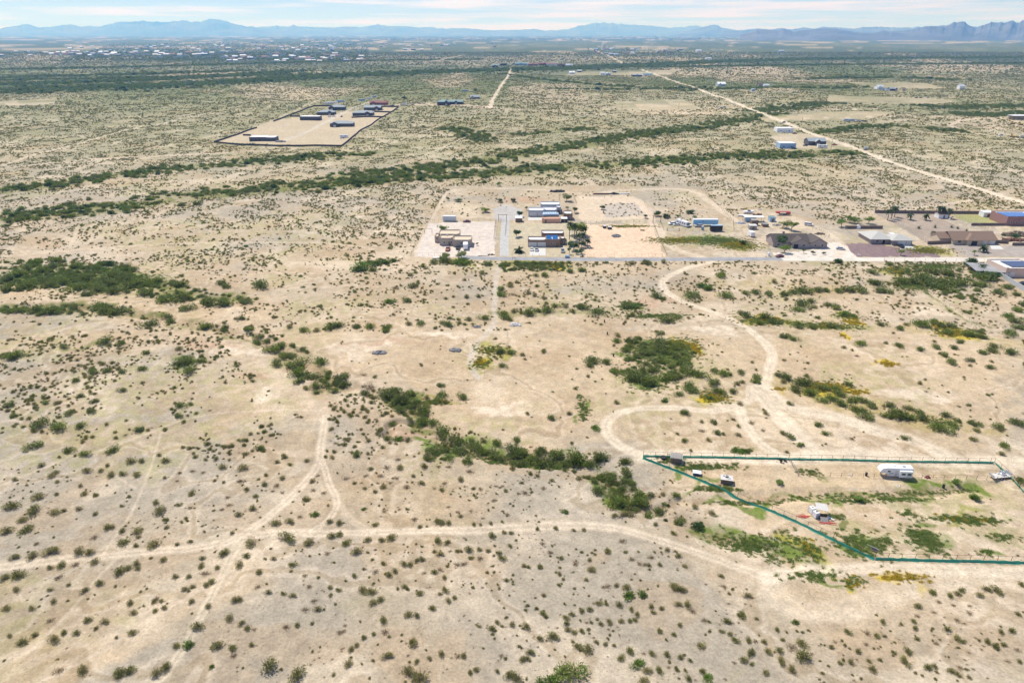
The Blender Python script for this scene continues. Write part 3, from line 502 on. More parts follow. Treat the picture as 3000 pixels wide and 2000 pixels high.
B7 = "590 15 50,845 40 30,570 68 40,820 160 40,550 185 36,290 215 34,232 243 26,160 225 24,450 208 44d,640 222 26,155 365 26g,235 470 32,540 485 28,505 430 40d,295 380 30,660 450 40,700 460 40,740 460 36,1140 400 30,820 410 26,915 470 26,955 472 20,1030 462 26,1110 452 20,918 270 24,1540 378 40g,1352 502 26,1475 497 30,1600 510 24,1668 508 26,180 572 38,280 575 36,345 560 54,35 598 44,105 650 54,665 582 44,730 595 34,1040 545 44,1120 522 28,1170 525 26,1160 618 26,880 640 48,950 640 30,1010 648 28,680 675 38,640 655 24,750 655 22,800 655 26,825 655 20,895 700 28,800 745 40,845 735 40,1110 700 40,1085 665 30,955 700 40d,555 705 36,520 720 30,430 740 40,480 745 36,330 815 40,370 790 34,290 740 28,240 790 40d,90 825 30,155 775 20,640 800 34,680 775 36d,708 835 30,570 805 26d,1005 803 22,1052 800 18,1138 852 28,1260 755 28,1290 762 26,1365 762 34,1510 700 28,1500 810 28,1525 845 22,1500 890 24,1605 910 18,1688 852 26,1610 735 40,1725 785 42,1710 715 28,1745 675 18,1830 655 40,1958 660 22,2000 705 40,2050 735 34,2090 745 30,2120 750 28,2130 695 36,2195 745 28,2245 645 32,2325 690 34,1930 578 44d,1440 660 36d,1385 600 34d,435 900 36,388 912 22,460 920 20,540 945 38,145 920 50,205 925 50,222 1010 44,275 990 40,720 920 40,680 945 24,735 995 34,775 975 28,905 905 22,972 905 20d,625 1048 38,465 1095 44,520 1095 36,290 1130 46,300 1205 50,218 1225 26,160 1250 30,485 1275 62,70 1330 36,100 1300 30,315 1375 50,45 1425 50,25 1165 26,20 1200 30d,690 1360 40,605 1392 28,800 1375 36,845 1370 36,460 1480 76,540 1510 80,520 1415 30,890 1490 32,930 1470 34,1105 1370 32,1075 1480 28,1250 1400 40,1300 1350 44,1280 1390 34,1160 1500 54,1215 1520 54,1585 1480 120m,1440 1530 90g,1370 1550 60g,1040 1190 40,1075 1145 30,1135 1115 18,1180 1155 34,1275 1170 44,1280 1030 24,1395 955 28,1345 1050 22,1385 1085 34,1410 1105 24,1375 1250 36,1455 1240 60,1550 1110 34,1550 1150 34,1560 1190 34,1600 1210 34,1655 1205 30,1700 1190 22,1590 1085 30,1660 1065 32,1710 1050 34,1690 1145 22d,1760 1120 20,1790 1150 30,1845 1140 36,1775 1010 34,1825 1020 24,1920 1020 40,1930 1140 32,1985 1135 28,2020 1130 28,2000 1055 30,2040 1090 32,1630 1310 54,1705 1330 66,1755 1280 28,1820 1295 28,1880 1305 24,1965 905 44,1980 950 64g,2075 945 56g,1830 890 40d,1895 890 30,1800 900 26d,2290 900 50,2335 920 44,2135 1035 34,2205 1045 30,2320 1020 40,2150 1075 26,2335 1160 30,1985 1340 46,1925 1385 42,2085 1360 24,2140 1360 36,2040 1420 66g,2100 1465 50,2190 1475 42,2245 1360 38,2335 1380 34,2075 1540 54,2255 1455 24,2315 1470 24,2190 1205 34,2240 1265 18,2290 1230 28,1640 155 34,1705 145 40,1740 150 36,1810 140 60m,1850 170 56m,1775 235 60m,1885 320 80m,1890 275 60m,1960 110 66m,1945 225 50m,2015 195 56m,2035 270 80m,2060 320 76m,2125 270 44m,2220 262 30,2300 268 44m,2105 395 60m,2200 380 64m,1880 410 34,1940 400 50,2000 405 44,2325 440 56m,2168 470 28,2290 530 30,2220 325 26g,2230 435 26t,2255 345 22t,1240 45 70m,1390 40 100m,1180 80 34,1540 50 50m,1540 95 34,1430 90 30,1630 20 80m,1785 20 70m,2010 230 40m,1960 40 40,1300 120 30,1350 135 26,1390 220 34d,1450 170 26,1240 185 24,1270 250 40d,1310 250 20,910 225 24,960 225 30d,1060 205 20d,1110 205 24d,1130 240 26,740 350 24d,890 375 22d,800 380 26d,975 425 22d,1050 300 34d,710 180 36d,690 235 30,770 240 20d,850 210 20d,890 100 44d,670 70 30d,740 70 34d,380 150 34d,340 180 24,270 130 44d,170 130 34d,200 85 30,310 75 44d,400 80 40,390 20 36,140 185 20d,90 185 24,250 185 24d,500 135 26,30 150 36d,400 365 22d,455 365 22"
B8 = "90 490 60t,122 455 24t,205 390 40,80 350 36,12 760 28,262 825 30,280 895 32d,160 880 20d,5 915 36,445 960 44,440 915 20d,30 1020 44,60 1060 44d,400 1090 56,300 1130 50,330 1140 36,148 1125 38,510 1120 24,120 1300 48,270 1205 28,325 1225 30,365 1265 40,185 1205 22,155 1228 16,450 1265 36,500 1270 34,560 1280 34,475 1350 52,585 1345 44,665 1340 44,690 1268 24,760 1310 60,820 1290 50,835 1380 74,675 1405 50,755 1465 46,565 1485 38,415 1395 44,355 1420 28d,475 1430 26,50 1405 26,10 1370 20,40 1530 40,135 1480 36,170 1520 56g,20 1475 24,780 1140 40g,650 1195 28,715 1212 18,1140 1210 38,1270 1215 40,1330 1235 34,1260 1295 28d,1050 1280 24,1020 1310 30,1115 1300 22,1205 1340 36,1160 1415 36,1080 1420 30,1280 1410 26,1315 1465 50,1360 1405 26,1380 1140 34,1318 1325 16,1505 1155 22,1585 1135 30,1600 1182 32,1615 1260 28,1450 1350 28,1545 1340 44,1535 1410 62,1460 1285 16,1620 1035 40,1735 1075 30d,1765 1000 32,1715 935 40,1840 960 34,1890 940 36,1920 920 36,2040 950 40,2090 915 40,2155 920 54,2335 885 36,1865 1025 26d,1980 1030 26d,1975 1080 34d,1895 1130 34d,1820 1190 38,2195 1210 34,2265 1200 40,2310 1085 32,1890 1255 44,1930 1275 30,2095 1275 36,2150 1305 42,2215 1300 34,2300 1330 38,1745 1285 34d,1690 1455 44,1740 1445 34,1970 1350 20d,1850 1480 40,1895 1500 36,1910 1450 34d,1975 1520 28,2245 1415 32d,2320 1415 30,1615 1100 28d,2320 165 60m,665 175 34g,2005 285 44g,1205 300 40g,1880 180 36g"
B3 = "1235 755 36,1250 840 70,1375 835 50,1300 905 60,1290 810 40,725 695 60,830 715 40,445 740 40,480 1190 50,280 1265 80,400 1290 76,225 1420 60,100 790 80,30 800 50,1000 780 40,1720 610 46,1655 545 40,1780 670 50,1780 710 50,1850 700 44,1865 760 70,1930 725 60,1950 800 56,1910 850 60,2060 850 100,2015 790 50,2215 840 76,2075 755 44,2045 910 80,2140 940 70,2250 945 44,2065 975 60,2170 1000 60,2240 1010 60,2300 1035 50,2300 990 36,2190 1048 40,2110 1025 36,2340 950 60,2340 990 60,1420 595 60,1550 600 36,1540 625 40,1150 530 44,1170 565 50,1025 580 66,690 465 76,820 500 80,720 500 60,240 480 70,350 485 70,410 485 60,520 470 70,130 490 60,30 490 50,1240 395 100,1150 410 80,1450 430 80,1530 430 80,1700 420 70,1810 310 76,1520 300 50,1570 320 50,1250 305 60,1100 280 60,1190 295 40,1300 470 60,780 240 80,900 310 80,600 260 76,680 340 80,800 350 80,530 330 76,450 290 70,300 200 60,180 190 70,120 230 80,200 300 76,60 270 70,130 330 70,340 310 70,30 340 70,830 190 70,930 205 44,1000 370 70,960 280 60,860 265 76,740 300 76,610 370 60,1040 295 60,370 140 60,2000 600 36,2100 625 50,2185 628 36,2285 600 64,2340 590 50,480 1450 60,590 1475 50,780 1440 60,950 1310 50,640 1175 50,1250 1140 50,1240 1210 44,1790 1430 44,560 1280 50,390 1130 30,60 1140 60,100 1210 40,650 1115 40,840 1035 40,520 970 40,620 950 30,640 905 50,740 900 40,850 910 40,980 890 44,710 860 30,600 800 30"
B4 = "135 185 90g,240 160 60g,290 150 60g,360 142 44g,640 155 44,720 140 70,830 150 90g,1000 168 50,330 422 54g,450 415 46,225 208 44,570 185 36,1105 340 44,1110 375 50,1180 375 36,1285 365 36,1330 385 30,1110 505 50,1130 535 50,1190 495 36,1300 505 60,1345 490 40,1420 490 60,1240 505 30,1160 550 36,1480 457 40,1550 460 36,1675 462 56,1755 495 56,1590 495 36,1960 460 50,2020 455 56g,2060 495 34,2170 390 60,2215 405 40g,2260 545 76,2310 530 40,2160 555 34,2195 645 40,2010 520 36,740 580 60,545 580 44,465 580 36,200 600 50,310 600 50,305 625 40,880 550 36,100 598 40,980 535 50,690 575 36,815 575 30,1100 765 56,1165 780 44,1155 735 30,1115 870 40,1395 770 34,1250 795 30,1735 835 70,1830 840 50,1710 870 40,1905 900 66,2000 930 80,2060 960 86,2130 975 80,2150 890 60,2245 935 70,2290 920 50,2080 900 50,2160 830 44,2220 835 50,2080 780 60,2030 800 40,2200 715 80,2240 775 50,2000 690 60,1900 700 44,1960 760 50,1900 660 36,1980 740 44,2320 800 60,2300 740 50,2335 850 50,2340 900 40,2320 1065 44,2230 1105 44g,1895 1120 32,1750 1295 50g,1450 1225 44,1570 1195 30,690 1075 60,655 1110 44,830 1075 54,690 1000 40,590 1090 34,715 1120 36,310 1050 70,380 1040 70,320 1080 60,430 1075 70,400 1105 80,470 1060 50,510 1110 50,560 1150 80,410 1175 70,495 1190 40,590 1190 60,555 1255 70,640 1260 70,680 1320 80,770 1360 96,350 1255 44,160 1060 50,215 1085 36,190 1000 66d,155 930 34,20 940 50,20 985 60,665 1415 30,640 1450 60,730 1450 50,610 1500 50,820 1460 70,745 1505 50,905 1400 70,970 1460 70,1050 1470 60,1110 1510 60,980 1390 36,1080 1400 60,1180 1430 80,1230 1450 70,1200 1490 70,1200 1375 44,1370 1450 60,1475 1465 90,1340 1510 80,1605 1485 96,1640 1530 60,1785 1500 80,1955 1530 56,255 1315 36,265 1350 24,325 1370 44,108 1480 44,455 1370 60d,400 1370 50g,860 395 34,770 395 20,965 232 34,945 392 30,720 408 24,490 318 44,370 330 40d,1500 215 30,1580 218 40,1650 208 44,1410 245 44,1340 250 30,1165 318 34,1215 295 26,850 280 24,475 245 30,1400 402 30,1885 370 20,1600 345 20d,2000 165 36,2100 160 50,2220 155 36"
B5 = "55 385 70,290 385 56,265 245 50,130 310 60g,180 330 60g,435 370 40,505 365 50,590 375 44,710 370 50,770 365 50,845 350 70,925 345 50,980 345 40,1065 352 44,1130 345 60,1225 345 60,1350 340 60,1410 360 44,1475 312 36,1115 505 60g,1175 525 40g,830 445 66,785 480 54,885 425 46,1000 450 40,1055 465 50,905 468 32,570 530 60,640 560 60,525 570 44,790 580 50,795 600 40,885 600 44,1030 590 56,700 660 50,770 685 44,440 520 54,400 505 36,1220 715 50,1485 730 44,1640 755 40,1745 738 40,1865 740 40,1905 700 40,1640 580 70,1830 585 60,1730 565 44,1770 590 50,1820 635 50,1960 645 70,2040 630 40,2050 665 50,2250 645 56,2240 525 60,2300 560 60,2305 605 50,2155 735 50,2130 765 50,2055 775 44,1790 790 44,1850 840 50,2265 775 56,2120 880 40,1975 830 40,1375 585 44,1505 545 32,1490 610 44,1540 585 30,2300 485 50,2330 440 50,2020 305 60,2080 310 50,2050 205 60t,1990 170 70t,2070 255 80,2130 265 60,2230 325 50,2195 365 56,2290 375 40,1800 225 70,1650 250 80,1720 290 80,1830 290 80,1900 300 70,1810 330 70,1700 215 70,1580 280 60,1500 280 60,1340 300 60,1310 225 50,1300 290 50,1560 365 36,800 980 66,850 975 66,790 1035 66,885 1055 66,955 1015 60,1070 1030 50,1010 1085 64,960 1105 50,1080 1120 60,1165 1095 70,1080 1060 60,1240 1105 50,1300 1140 50,1180 1160 60,1255 1180 60,1250 1215 70,1430 1135 50,1450 1190 70,1500 1215 86,1550 1225 70,1395 1215 50,1620 1185 60,1670 1230 70,1545 1160 44,1750 1270 60,1785 1295 90,1850 1270 60,1885 1245 40,2015 1260 56,2020 1315 36,2305 1262 70,2165 1285 60,2000 1375 36,2215 1420 50,2195 1475 36,1535 1365 40,1815 1210 50,1135 995 44,700 940 60,655 935 40,855 940 30,695 980 36,1635 990 30,505 950 50,500 980 44,400 915 40,285 925 56,325 930 30,215 905 44,120 930 70,30 1000 60,60 1030 70,225 985 70,245 1045 60,190 1090 44g,20 830 70,20 890 76,350 1045 44,375 995 36,410 985 30,20 1190 50,400 1130 36,740 1130 34,575 1195 36,385 1285 26,470 1255 40d,235 1325 40,380 1345 32,205 1255 40,130 1255 26,130 1315 36d,740 1355 44,690 1335 34,935 1270 44,990 1335 40,1170 1370 34,370 1450 50g,430 1452 46g,1070 150 40,490 235 24,630 290 36,180 1380 30,345 1240 24,280 1340 24,550 1310 30d,1200 800 28,1110 745 26,1400 715 24"
LISTED = []
for s_, ox, oy, reg in ((B6, 0, 1334, 6), (B7, 1000, 1334, 7), (B8, 2000, 1334, 8), (B3, 0, 700, 3), (B4, 1000, 700, 4), (B5, 2000, 700, 5)):
    for e in s_.split(','):
        q = e.split(); k = ''
        if q[2][-1].isalpha(): k = q[2][-1]; q[2] = q[2][:-1]
        x, y, w = float(q[0]) / 2.352 + ox, float(q[1]) / 2.352 + oy, float(q[2]) / 2.352
        if not k: k = 'm' if (reg < 6 and w > 17) else 'c'
        LISTED.append((x, y, w, k))
LISTED.sort(key=lambda a: -a[2])
def bush_spot(x, y, w):
    return at(x, y + w * .27)
PTS = {k: [] for k in 'cmgdt'}      # the many small ones, gathered for the scrub
kindw = {'c': ('olive creosote bush', 'bush'), 'm': ('grey-green mesquite bush', 'bush'), 'g': ('bright green bush', 'bush'), 'd': ('dry tan and brown bush', 'bush'), 't': ('dark green bush', 'bush')}
SRC = {}
def region_words(px, py):
    if py > 1560: return 'on the open gravel' if px < 2200 else 'on the pale slope'
    if px > 1900 and 1330 < py < 1640: return 'by the netted lot'
    if py > 1290: return 'above the track'
    if py < 790: return 'beside the paved lane'
    if 1050 < px < 1850 and py > 1080: return 'along the dry wash'
    return 'on the sandy flat' if px > 1000 else 'on the plain'
for i, (x, y, w, k) in enumerate(LISTED):
    k = k if k != 'c' or (int(x * 7 + y * 3) % 11) else 'd'
    p = bush_spot(x, y, w); rad = w / 2 / scale_at(y) * 1.95
    rot = random.uniform(0, 6.28)
    if i < 300:
        nm = {'c': 'creosote_bush', 'm': 'mesquite_bush', 'g': 'green_bush', 'd': 'dry_bush', 't': 'dark_bush'}[k]
        j = random.randrange(len(BM[k]))
        o = bpy.data.objects.new(nm, BM[k][j]); COL.objects.link(o); o.location = p - Vector((0, 0, .05)); o.rotation_euler = (0, 0, rot)
        hh = random.uniform(.85, 1.1); o.scale = (rad * random.uniform(.75, 1.3), rad * random.uniform(.75, 1.2), rad * hh)
        size = 'large' if w > 34 else 'middling' if w > 22 else 'small'
        tag(o, '%s %s %s, %.1f%% across, %.1f%% down' % (size, kindw[k][0], region_words(x, y), x / 30, y / 20), 'bush', 'desert bushes standing apart on the plain')
        SRC.setdefault((k, j), o)
    else: PTS[k].append((p.x, p.y, p.z - .03, rad, rot))
# tufts used for ground cover: each stands on its own in the picture too
def lone(nm, me, px, py, s, label, cat):
    o = bpy.data.objects.new(nm, me); COL.objects.link(o); o.location = at(px, py); o.scale = (s, s, s); tag(o, label, cat); return o
gme = bush_mesh('grass_tuft', ['grassleaf', 'grassleaf'], 46, .35, .16, 71, stems=30, lobes=3, thin=.3)
fme = bush_mesh('flower_clump', ['flower', 'grassleaf'], 90, .34, .10, 72, stems=24, lobes=3)
SG = lone('grass_tuft', gme, 2170, 1318, 1.2, 'low green grass tuft beside the track just above the netted fence', 'grass')
SF = lone('flower_clump', fme, 2580, 888, 1.3, 'small round clump of yellow flowers alone on the sand', 'flowers')

# scrub density over the plain
def scatter(n, y0, y1, seed, pw=1.0):
    g = np.random.default_rng(seed); u = g.random(n)
    y = np.sqrt(y0 ** 2 + u * (y1 ** 2 - y0 ** 2)); x = (g.random(n) * 2 - 1) * (y * .80 + 30)
    return x, y, g
def clear_mask(x, y, grow=.6):
    m = np.ones(x.shape)
    for pl, w, c, a, r in TRACKS: m *= pdist(x, y, pl, w) > w * .5 * grow + .4
    for pl, c, a in LOTS:
        if a >= .7: m *= ~inpoly(x, y, pl)
    m *= ~inpoly(x, y, S((1205,760),(1320,545),(2050,545),(2130,640),(2200,612),(2330,612),(2440,660),(2560,620),(3200,610),(3200,768),(1205,768))) | (vn(x, y, 1.5, 300) > 1.1)
    return m
sand = [pl for pl, w, a in SAND if not w]
def sandy(x, y):
    m = np.zeros(x.shape, bool)
    for pl in sand: m |= inpoly(x, y, pl)
    return m
bot = D((0,1046),(2352,1046))[0][1]           # nearer than this the bushes are the listed ones
def add_pts(k, x, y, rad, g):
    z = relief(x, y) - .03; rot = g.random(len(x)) * 6.28
    PTS[k].append(np.stack([x, y, z, rad, rot], 1))
FLATN = []
for k in PTS: PTS[k] = [np.array(PTS[k]).reshape(-1, 5)]
def field(n, y0, y1, seed, smin, smax, thr):
    x, y, g = scatter(n, y0, y1, seed)
    d = sst(.30, .62, fbm(x, y, 26, 400, 3)) * .75 + .25
    d *= np.where(sandy(x, y), .07, 1)
    band = (y > D((0,780))[0][1]) & (y < D((0,610))[0][1]); d *= np.where(band, .45, 1)
    d *= np.where(y < bot, .55, 1); d *= sst(.30, .52, vn(x, y, 7, 410)) * 1.2
    d *= clear_mask(x, y)
    keep = g.random(len(x)) < d * thr; x, y = x[keep], y[keep]
    kk = g.random(len(x)); rad = smin + (smax - smin) * g.random(len(x)) ** 2.2
    near = y < bot; rad = np.where(near, .22 + rad * .32, rad)
    a = (kk < .78) & ~near; add_pts('c', x[a], y[a], rad[a], g); a = near & (kk < .45); add_pts('c', x[a], y[a], rad[a], g); a = (kk >= .78) & (kk < .94) & ~near | near & (kk >= .45); add_pts('d', x[a], y[a], rad[a] * .9, g); a = (kk >= .94) & ~near; add_pts('m', x[a], y[a], rad[a] * 1.3, g)
field(34000, 85, 345, 500, .5, 1.25, 1.0)
field(200000, 345, 900, 501, .42, 1.2, 1.0)
field(330000, 900, 2100, 502, .65, 1.9, 1.0)
field(110000, 2100, 4600, 503, 2.0, 4.6, 1.0)
x, y, g = scatter(26000, 85, 260, 509); k_ = fbm(x, y, 12, 415, 3) > .42; x, y = x[k_], y[k_]; add_pts('d', x, y, .10 + .20 * g.random(len(x)) ** 2, g)
# inside the fenced home lots: sparse
x, y, g = scatter(9000, 330, 545, 505)
for pg, th in ((D((1380,470),(1460,465),(1480,495),(1390,500)), .9), (D((1490,440),(1580,438),(1640,490),(1600,510),(1510,500)), .7), (D((1030,440),(1300,440),(1300,470),(1130,480),(1100,505),(990,505)), .35), (D((1300,440),(1460,438),(1440,455),(1330,455)), .3), (S((2330,600),(3000,600),(3000,615),(2560,622),(2440,660),(2380,640)), .6), (D((1620,600),(2352,602),(2352,612),(1620,612)), .5)):
    k = inpoly(x, y, pg) & (g.random(len(x)) < th); add_pts('c', x[k], y[k], .5 + .7 * g.random(k.sum()), g)
# washes and thickets
for n, (pl, w, c, a) in enumerate(BANDS):
    if c not in (OL, DG, GR, (.055,.095,.03)): continue
    pl = [p for p in pl]; L_ = sum(math.hypot(b[0] - a_[0], b[1] - a_[1]) for a_, b in zip(pl, pl[1:]))
    far = min(p[1] for p in pl) > 1400; near = max(p[1] for p in pl) < 330
    if near: continue
    cnt = int(min(L_ * w * 2 * (.0075 if far else .046), 16000)); g = np.random.default_rng(600 + n)
    seg = g.integers(0, len(pl) - 1, cnt * 2); ln = np.array([math.hypot(b[0]-a_[0], b[1]-a_[1]) for a_, b in zip(pl, pl[1:])]); seg = g.choice(len(ln), cnt, p=ln / ln.sum())
    P0 = np.array(pl)[seg]; P1 = np.array(pl)[seg + 1]; t_ = g.random(cnt)[:, None]; q = P0 + (P1 - P0) * t_ + g.normal(0, w * (.42 if far else .62), (cnt, 2))
    x, y = q[:, 0], q[:, 1]; keep = (fbm(x, y, 30, 610, 2) > (.2 if far else .30)) & (clear_mask(x, y, 1.0) > 0); x, y = x[keep], y[keep]
    rad = (1.6 + 2.6 * g.random(len(x)) ** 1.3) * (1.9 if far else 1.0); u = g.random(len(x))
    add_pts('m', x[u < .58], y[u < .58], rad[u < .58], g); add_pts('g', x[u > .64], y[u > .64], rad[u > .64], g); add_pts('t', x[(u >= .58) & (u <= .64)], y[(u >= .58) & (u <= .64)], rad[(u >= .58) & (u <= .64)], g)
# thick bush beds in the middle distance
for pg, cnt, kk in ((D((0,640),(60,625),(180,615),(300,620),(380,665),(330,680),(200,670),(80,668),(0,672)), 170, 'm'), (D((0,600),(150,598),(240,620),(0,640)), 60, 'm'), (D((0,705),(300,705),(350,740),(0,722)), 40, 'm'), (D((1440,770),(1600,780),(1610,850),(1500,890),(1430,860)), 60, 'm'),
                    (D((2040,615),(2240,625),(2260,700),(2120,660)), 70, 'm'), (D((300,655),(400,655),(560,688),(575,697),(480,705),(330,685)), 70, 'm'), (D((600,775),(700,800),(780,865),(770,885),(690,860),(620,800)), 14, 'm'), (D((870,900),(950,905),(985,960),(960,975),(900,930)), 14, 'm'), (D((980,1015),(1160,1030),(1390,1040),(1380,1075),(1150,1062),(990,1045)), 26, 'm'), (D((1340,1085),(1450,1070),(1500,1160),(1420,1165)), 14, 'm'), (D((1150,603),(1310,603),(1300,622),(1150,625)), 50, 'm')):
    xs = [p[0] for p in pg]; ys = [p[1] for p in pg]; g = np.random.default_rng(cnt)
    x = min(xs) + (max(xs) - min(xs)) * g.random(cnt * 3); y = min(ys) + (max(ys) - min(ys)) * g.random(cnt * 3)
    k = inpoly(x, y, pg) & (np.arange(cnt * 3) < cnt * 2); u = g.random(len(x)); rad = .9 + 1.5 * u
    a = k & (u < .85); add_pts(kk, x[a], y[a], rad[a], g); a = k & (u >= .85); add_pts('g', x[a], y[a], rad[a] * .7, g)
def stuff(name, pts, srcs, label, cat, off=0):
    pts = np.concatenate(pts) if isinstance(pts, list) else pts
    me = bpy.data.meshes.new(name); n = len(pts); me.vertices.add(n); me.vertices.foreach_set('co', pts[:, :3].astype(np.float32).ravel())
    for nm, arr in (('scl', pts[:, 3]), ('rot', pts[:, 4])):
        a = me.attributes.new(nm, 'FLOAT', 'POINT'); a.data.foreach_set('value', arr.astype(np.float32))
    a = me.attributes.new('idx', 'INT', 'POINT'); a.data.foreach_set('value', (np.arange(n) % len(srcs)).astype(np.int32))
    me.update(); o = bpy.data.objects.new(name, me); COL.objects.link(o); tag(o, label, cat, kind='stuff')
    ng = bpy.data.node_groups.new(name, 'GeometryNodeTree')
    ng.interface.new_socket('Geometry', in_out='INPUT', socket_type='NodeSocketGeometry'); ng.interface.new_socket('Geometry', in_out='OUTPUT', socket_type='NodeSocketGeometry')
    gi = N(ng, 'NodeGroupInput'); go = N(ng, 'NodeGroupOutput'); ip = N(ng, 'GeometryNodeInstanceOnPoints'); jg = N(ng, 'GeometryNodeJoinGeometry')
    for s in reversed(srcs):
        oi = N(ng, 'GeometryNodeObjectInfo'); oi.inputs['Object'].default_value = s; oi.inputs['As Instance'].default_value = True
        ng.links.new(oi.outputs['Geometry'], jg.inputs[0])
    def na(nm, ty):
        a = N(ng, 'GeometryNodeInputNamedAttribute', data_type=ty); a.inputs[0].default_value = nm; return a.outputs[0]
    cx = N(ng, 'ShaderNodeCombineXYZ'); ng.links.new(na('rot', 'FLOAT'), cx.inputs[2]); sx_ = N(ng, 'ShaderNodeCombineXYZ'); sc_ = na('scl', 'FLOAT')
    for i in range(3): ng.links.new(sc_, sx_.inputs[i])
    ng.links.new(gi.outputs[0], ip.inputs['Points']); ng.links.new(jg.outputs[0], ip.inputs['Instance']); ip.inputs['Pick Instance'].default_value = True
    ng.links.new(na('idx', 'INT'), ip.inputs['Instance Index']); ng.links.new(cx.outputs[0], ip.inputs['Rotation']); ng.links.new(sx_.outputs[0], ip.inputs['Scale']); ng.links.new(ip.outputs[0], go.inputs[0])
    md = o.modifiers.new('scatter', 'NODES'); md.node_group = ng; return o
def srcs(k): return [o for (kk, j), o in sorted(SRC.items(), key=lambda a: a[0]) if kk == k]
for k, nm, lb in (('c', 'creosote_scrub', 'countless small olive creosote bushes scattered across the plain'), ('m', 'mesquite_thicket', 'grey-green mesquite thickets lining the washes'),
                  ('g', 'green_thicket', 'bright green brush growing in the wash beds'), ('d', 'dry_scrub', 'small dry tan bushes scattered between the creosote'), ('t', 'dark_thicket', 'dark green brush in the washes')):
    stuff(nm, PTS[k], srcs(k), lb, 'scrub')
# grass and flowers where the soil is green or yellow
gp, fp = [], []
g = np.random.default_rng(900)
for pl, w, c, a in BANDS:
    if c not in (GR, YG) or max(p[1] for p in pl) > 330: continue
    ln = np.array([math.hypot(b[0]-a_[0], b[1]-a_[1]) for a_, b in zip(pl, pl[1:])]); n = int(ln.sum() * w * 2.6); sg = g.choice(len(ln), n, p=ln / ln.sum()); P0 = np.array(pl)[sg]; P1 = np.array(pl)[sg + 1]
    q = P0 + (P1 - P0) * g.random((n, 1)) + g.normal(0, w * .45, (n, 2)); x, y = q[:, 0], q[:, 1]; gp.append(np.stack([x, y, relief(x, y) - .02, .4 + .5 * g.random(n), g.random(n) * 6.28], 1))
for cx_, cy_, rx, ry, c, a in BLOBS:
    if c not in (GR, OL, YG, YE, LGR): continue
    if cy_ > 560: continue
    n = int(min(3200, math.pi * rx * ry * (2.4 if c is YE else 2.2))); q = g.normal(0, .5, (n, 2)); x = cx_ + q[:, 0] * rx; y = cy_ + q[:, 1] * ry
    pt = np.stack([x, y, relief(x, y) - .02, .45 + .6 * g.random(n), g.random(n) * 6.28], 1)
    if c is YE: fp.append(pt)
    elif c is YG: fp.append(pt[: n // 4]); gp.append(pt[n // 4:])
    else: gp.append(pt)
stuff('grass', gp, [SG], 'low green grass and weeds in the damp hollows', 'grass')
stuff('wildflowers', fp, [SF], 'yellow desert wildflowers in low mats on the sand', 'flowers')
#@@OBJ@@
# ------------------------------------------------------------------ generic makers
def loc_of(root, p): return (p[0] - root.location.x, p[1] - root.location.y)
def opening(parent, name, x, y, z0, w, h, ax='x', glass='glass', frame='white_paint', t=.06):
    f = MB(); g = MB()
    if ax == 'x':   # on a wall facing -y
        f.box(x - w/2 - .09, x + w/2 + .09, y - t, y + .02, z0 - .09, z0 + h + .09); g.box(x - w/2, x + w/2, y - t - .025, y - t + .01, z0, z0 + h)
    else:           # on a wall facing -x
        f.box(y - t, y + .02, x - w/2 - .09, x + w/2 + .09, z0 - .09, z0 + h + .09); g.box(y - t - .025, y - t + .01, x - w/2, x + w/2, z0, z0 + h)
    a = g.build(name, glass, parent); b = f.build('frame', frame, a); return a
def adobe(name, label, wings, wm, rm, feats=(), rise=.55, cat='house', group=None, side=()):
    p0 = at((wings[0][0] + wings[0][1]) / 2, wings[0][2]); root = thing(name, label, cat, (p0.x, p0.y, p0.z), 0, group); boxes = []
    for (a, b, py, dep, h) in wings:
        A = at(a, py); B = at(b, py); x0, y0 = loc_of(root, A); x1, _ = loc_of(root, B); y1 = y0 + dep; boxes.append((x0, x1, y0, h))
        th = .3; hi = h; mb = MB()
        vs = [(x, y, z) for z, i in ((-.3, 0), (hi, 0), (hi, th), (hi - rise, th)) for x, y in ((x0+i, y0+i), (x1-i, y0+i), (x1-i, y1-i), (x0+i, y1-i))]
        mb.add(vs, [(k*4+i, k*4+(i+1)%4, k*4+4+(i+1)%4, k*4+4+i) for k in range(3) for i in range(4)])
        mb.build('wall', wm, root)
        MB().box(x0+th, x1-th, y0+th, y1-th, hi - rise - .1, hi - rise + .004).build('roof', rm, root)
        # stepped corners of the parapet and roof drain spouts
        c = MB()
        for cx in (x0 + .5, x1 - .5): c.box(cx - .5, cx + .5, y0 - .015, y0 + th + .01, hi - .04, hi + .28)
        c.build('parapet_corner', wm, root)
        if x1 - x0 > 5:
            v = MB()
            for q in (.3, .75): v.box(x0 + (x1-x0)*q - .1, x0 + (x1-x0)*q + .1, y0 - .4, y0 + .02, hi - rise - .1, hi - rise + .08)
            v.build('roof_spout', 'wood', root)
    for kind, wi, fr, w, z0, h in feats:
        x0, x1, y0, hh = boxes[wi]
        opening(root, kind, x0 + (x1 - x0) * fr, y0, z0, w, h, 'x', {'window': 'glass', 'door': 'wood', 'garage_door': 'offwhite'}[kind], wm if kind != 'window' else 'white_paint')
    return root, boxes
def wall_box(root, x0, x1, y0, y1, h, m): MB().box(x0, x1, y0, y1, -.3, h).build('wall', m, root)
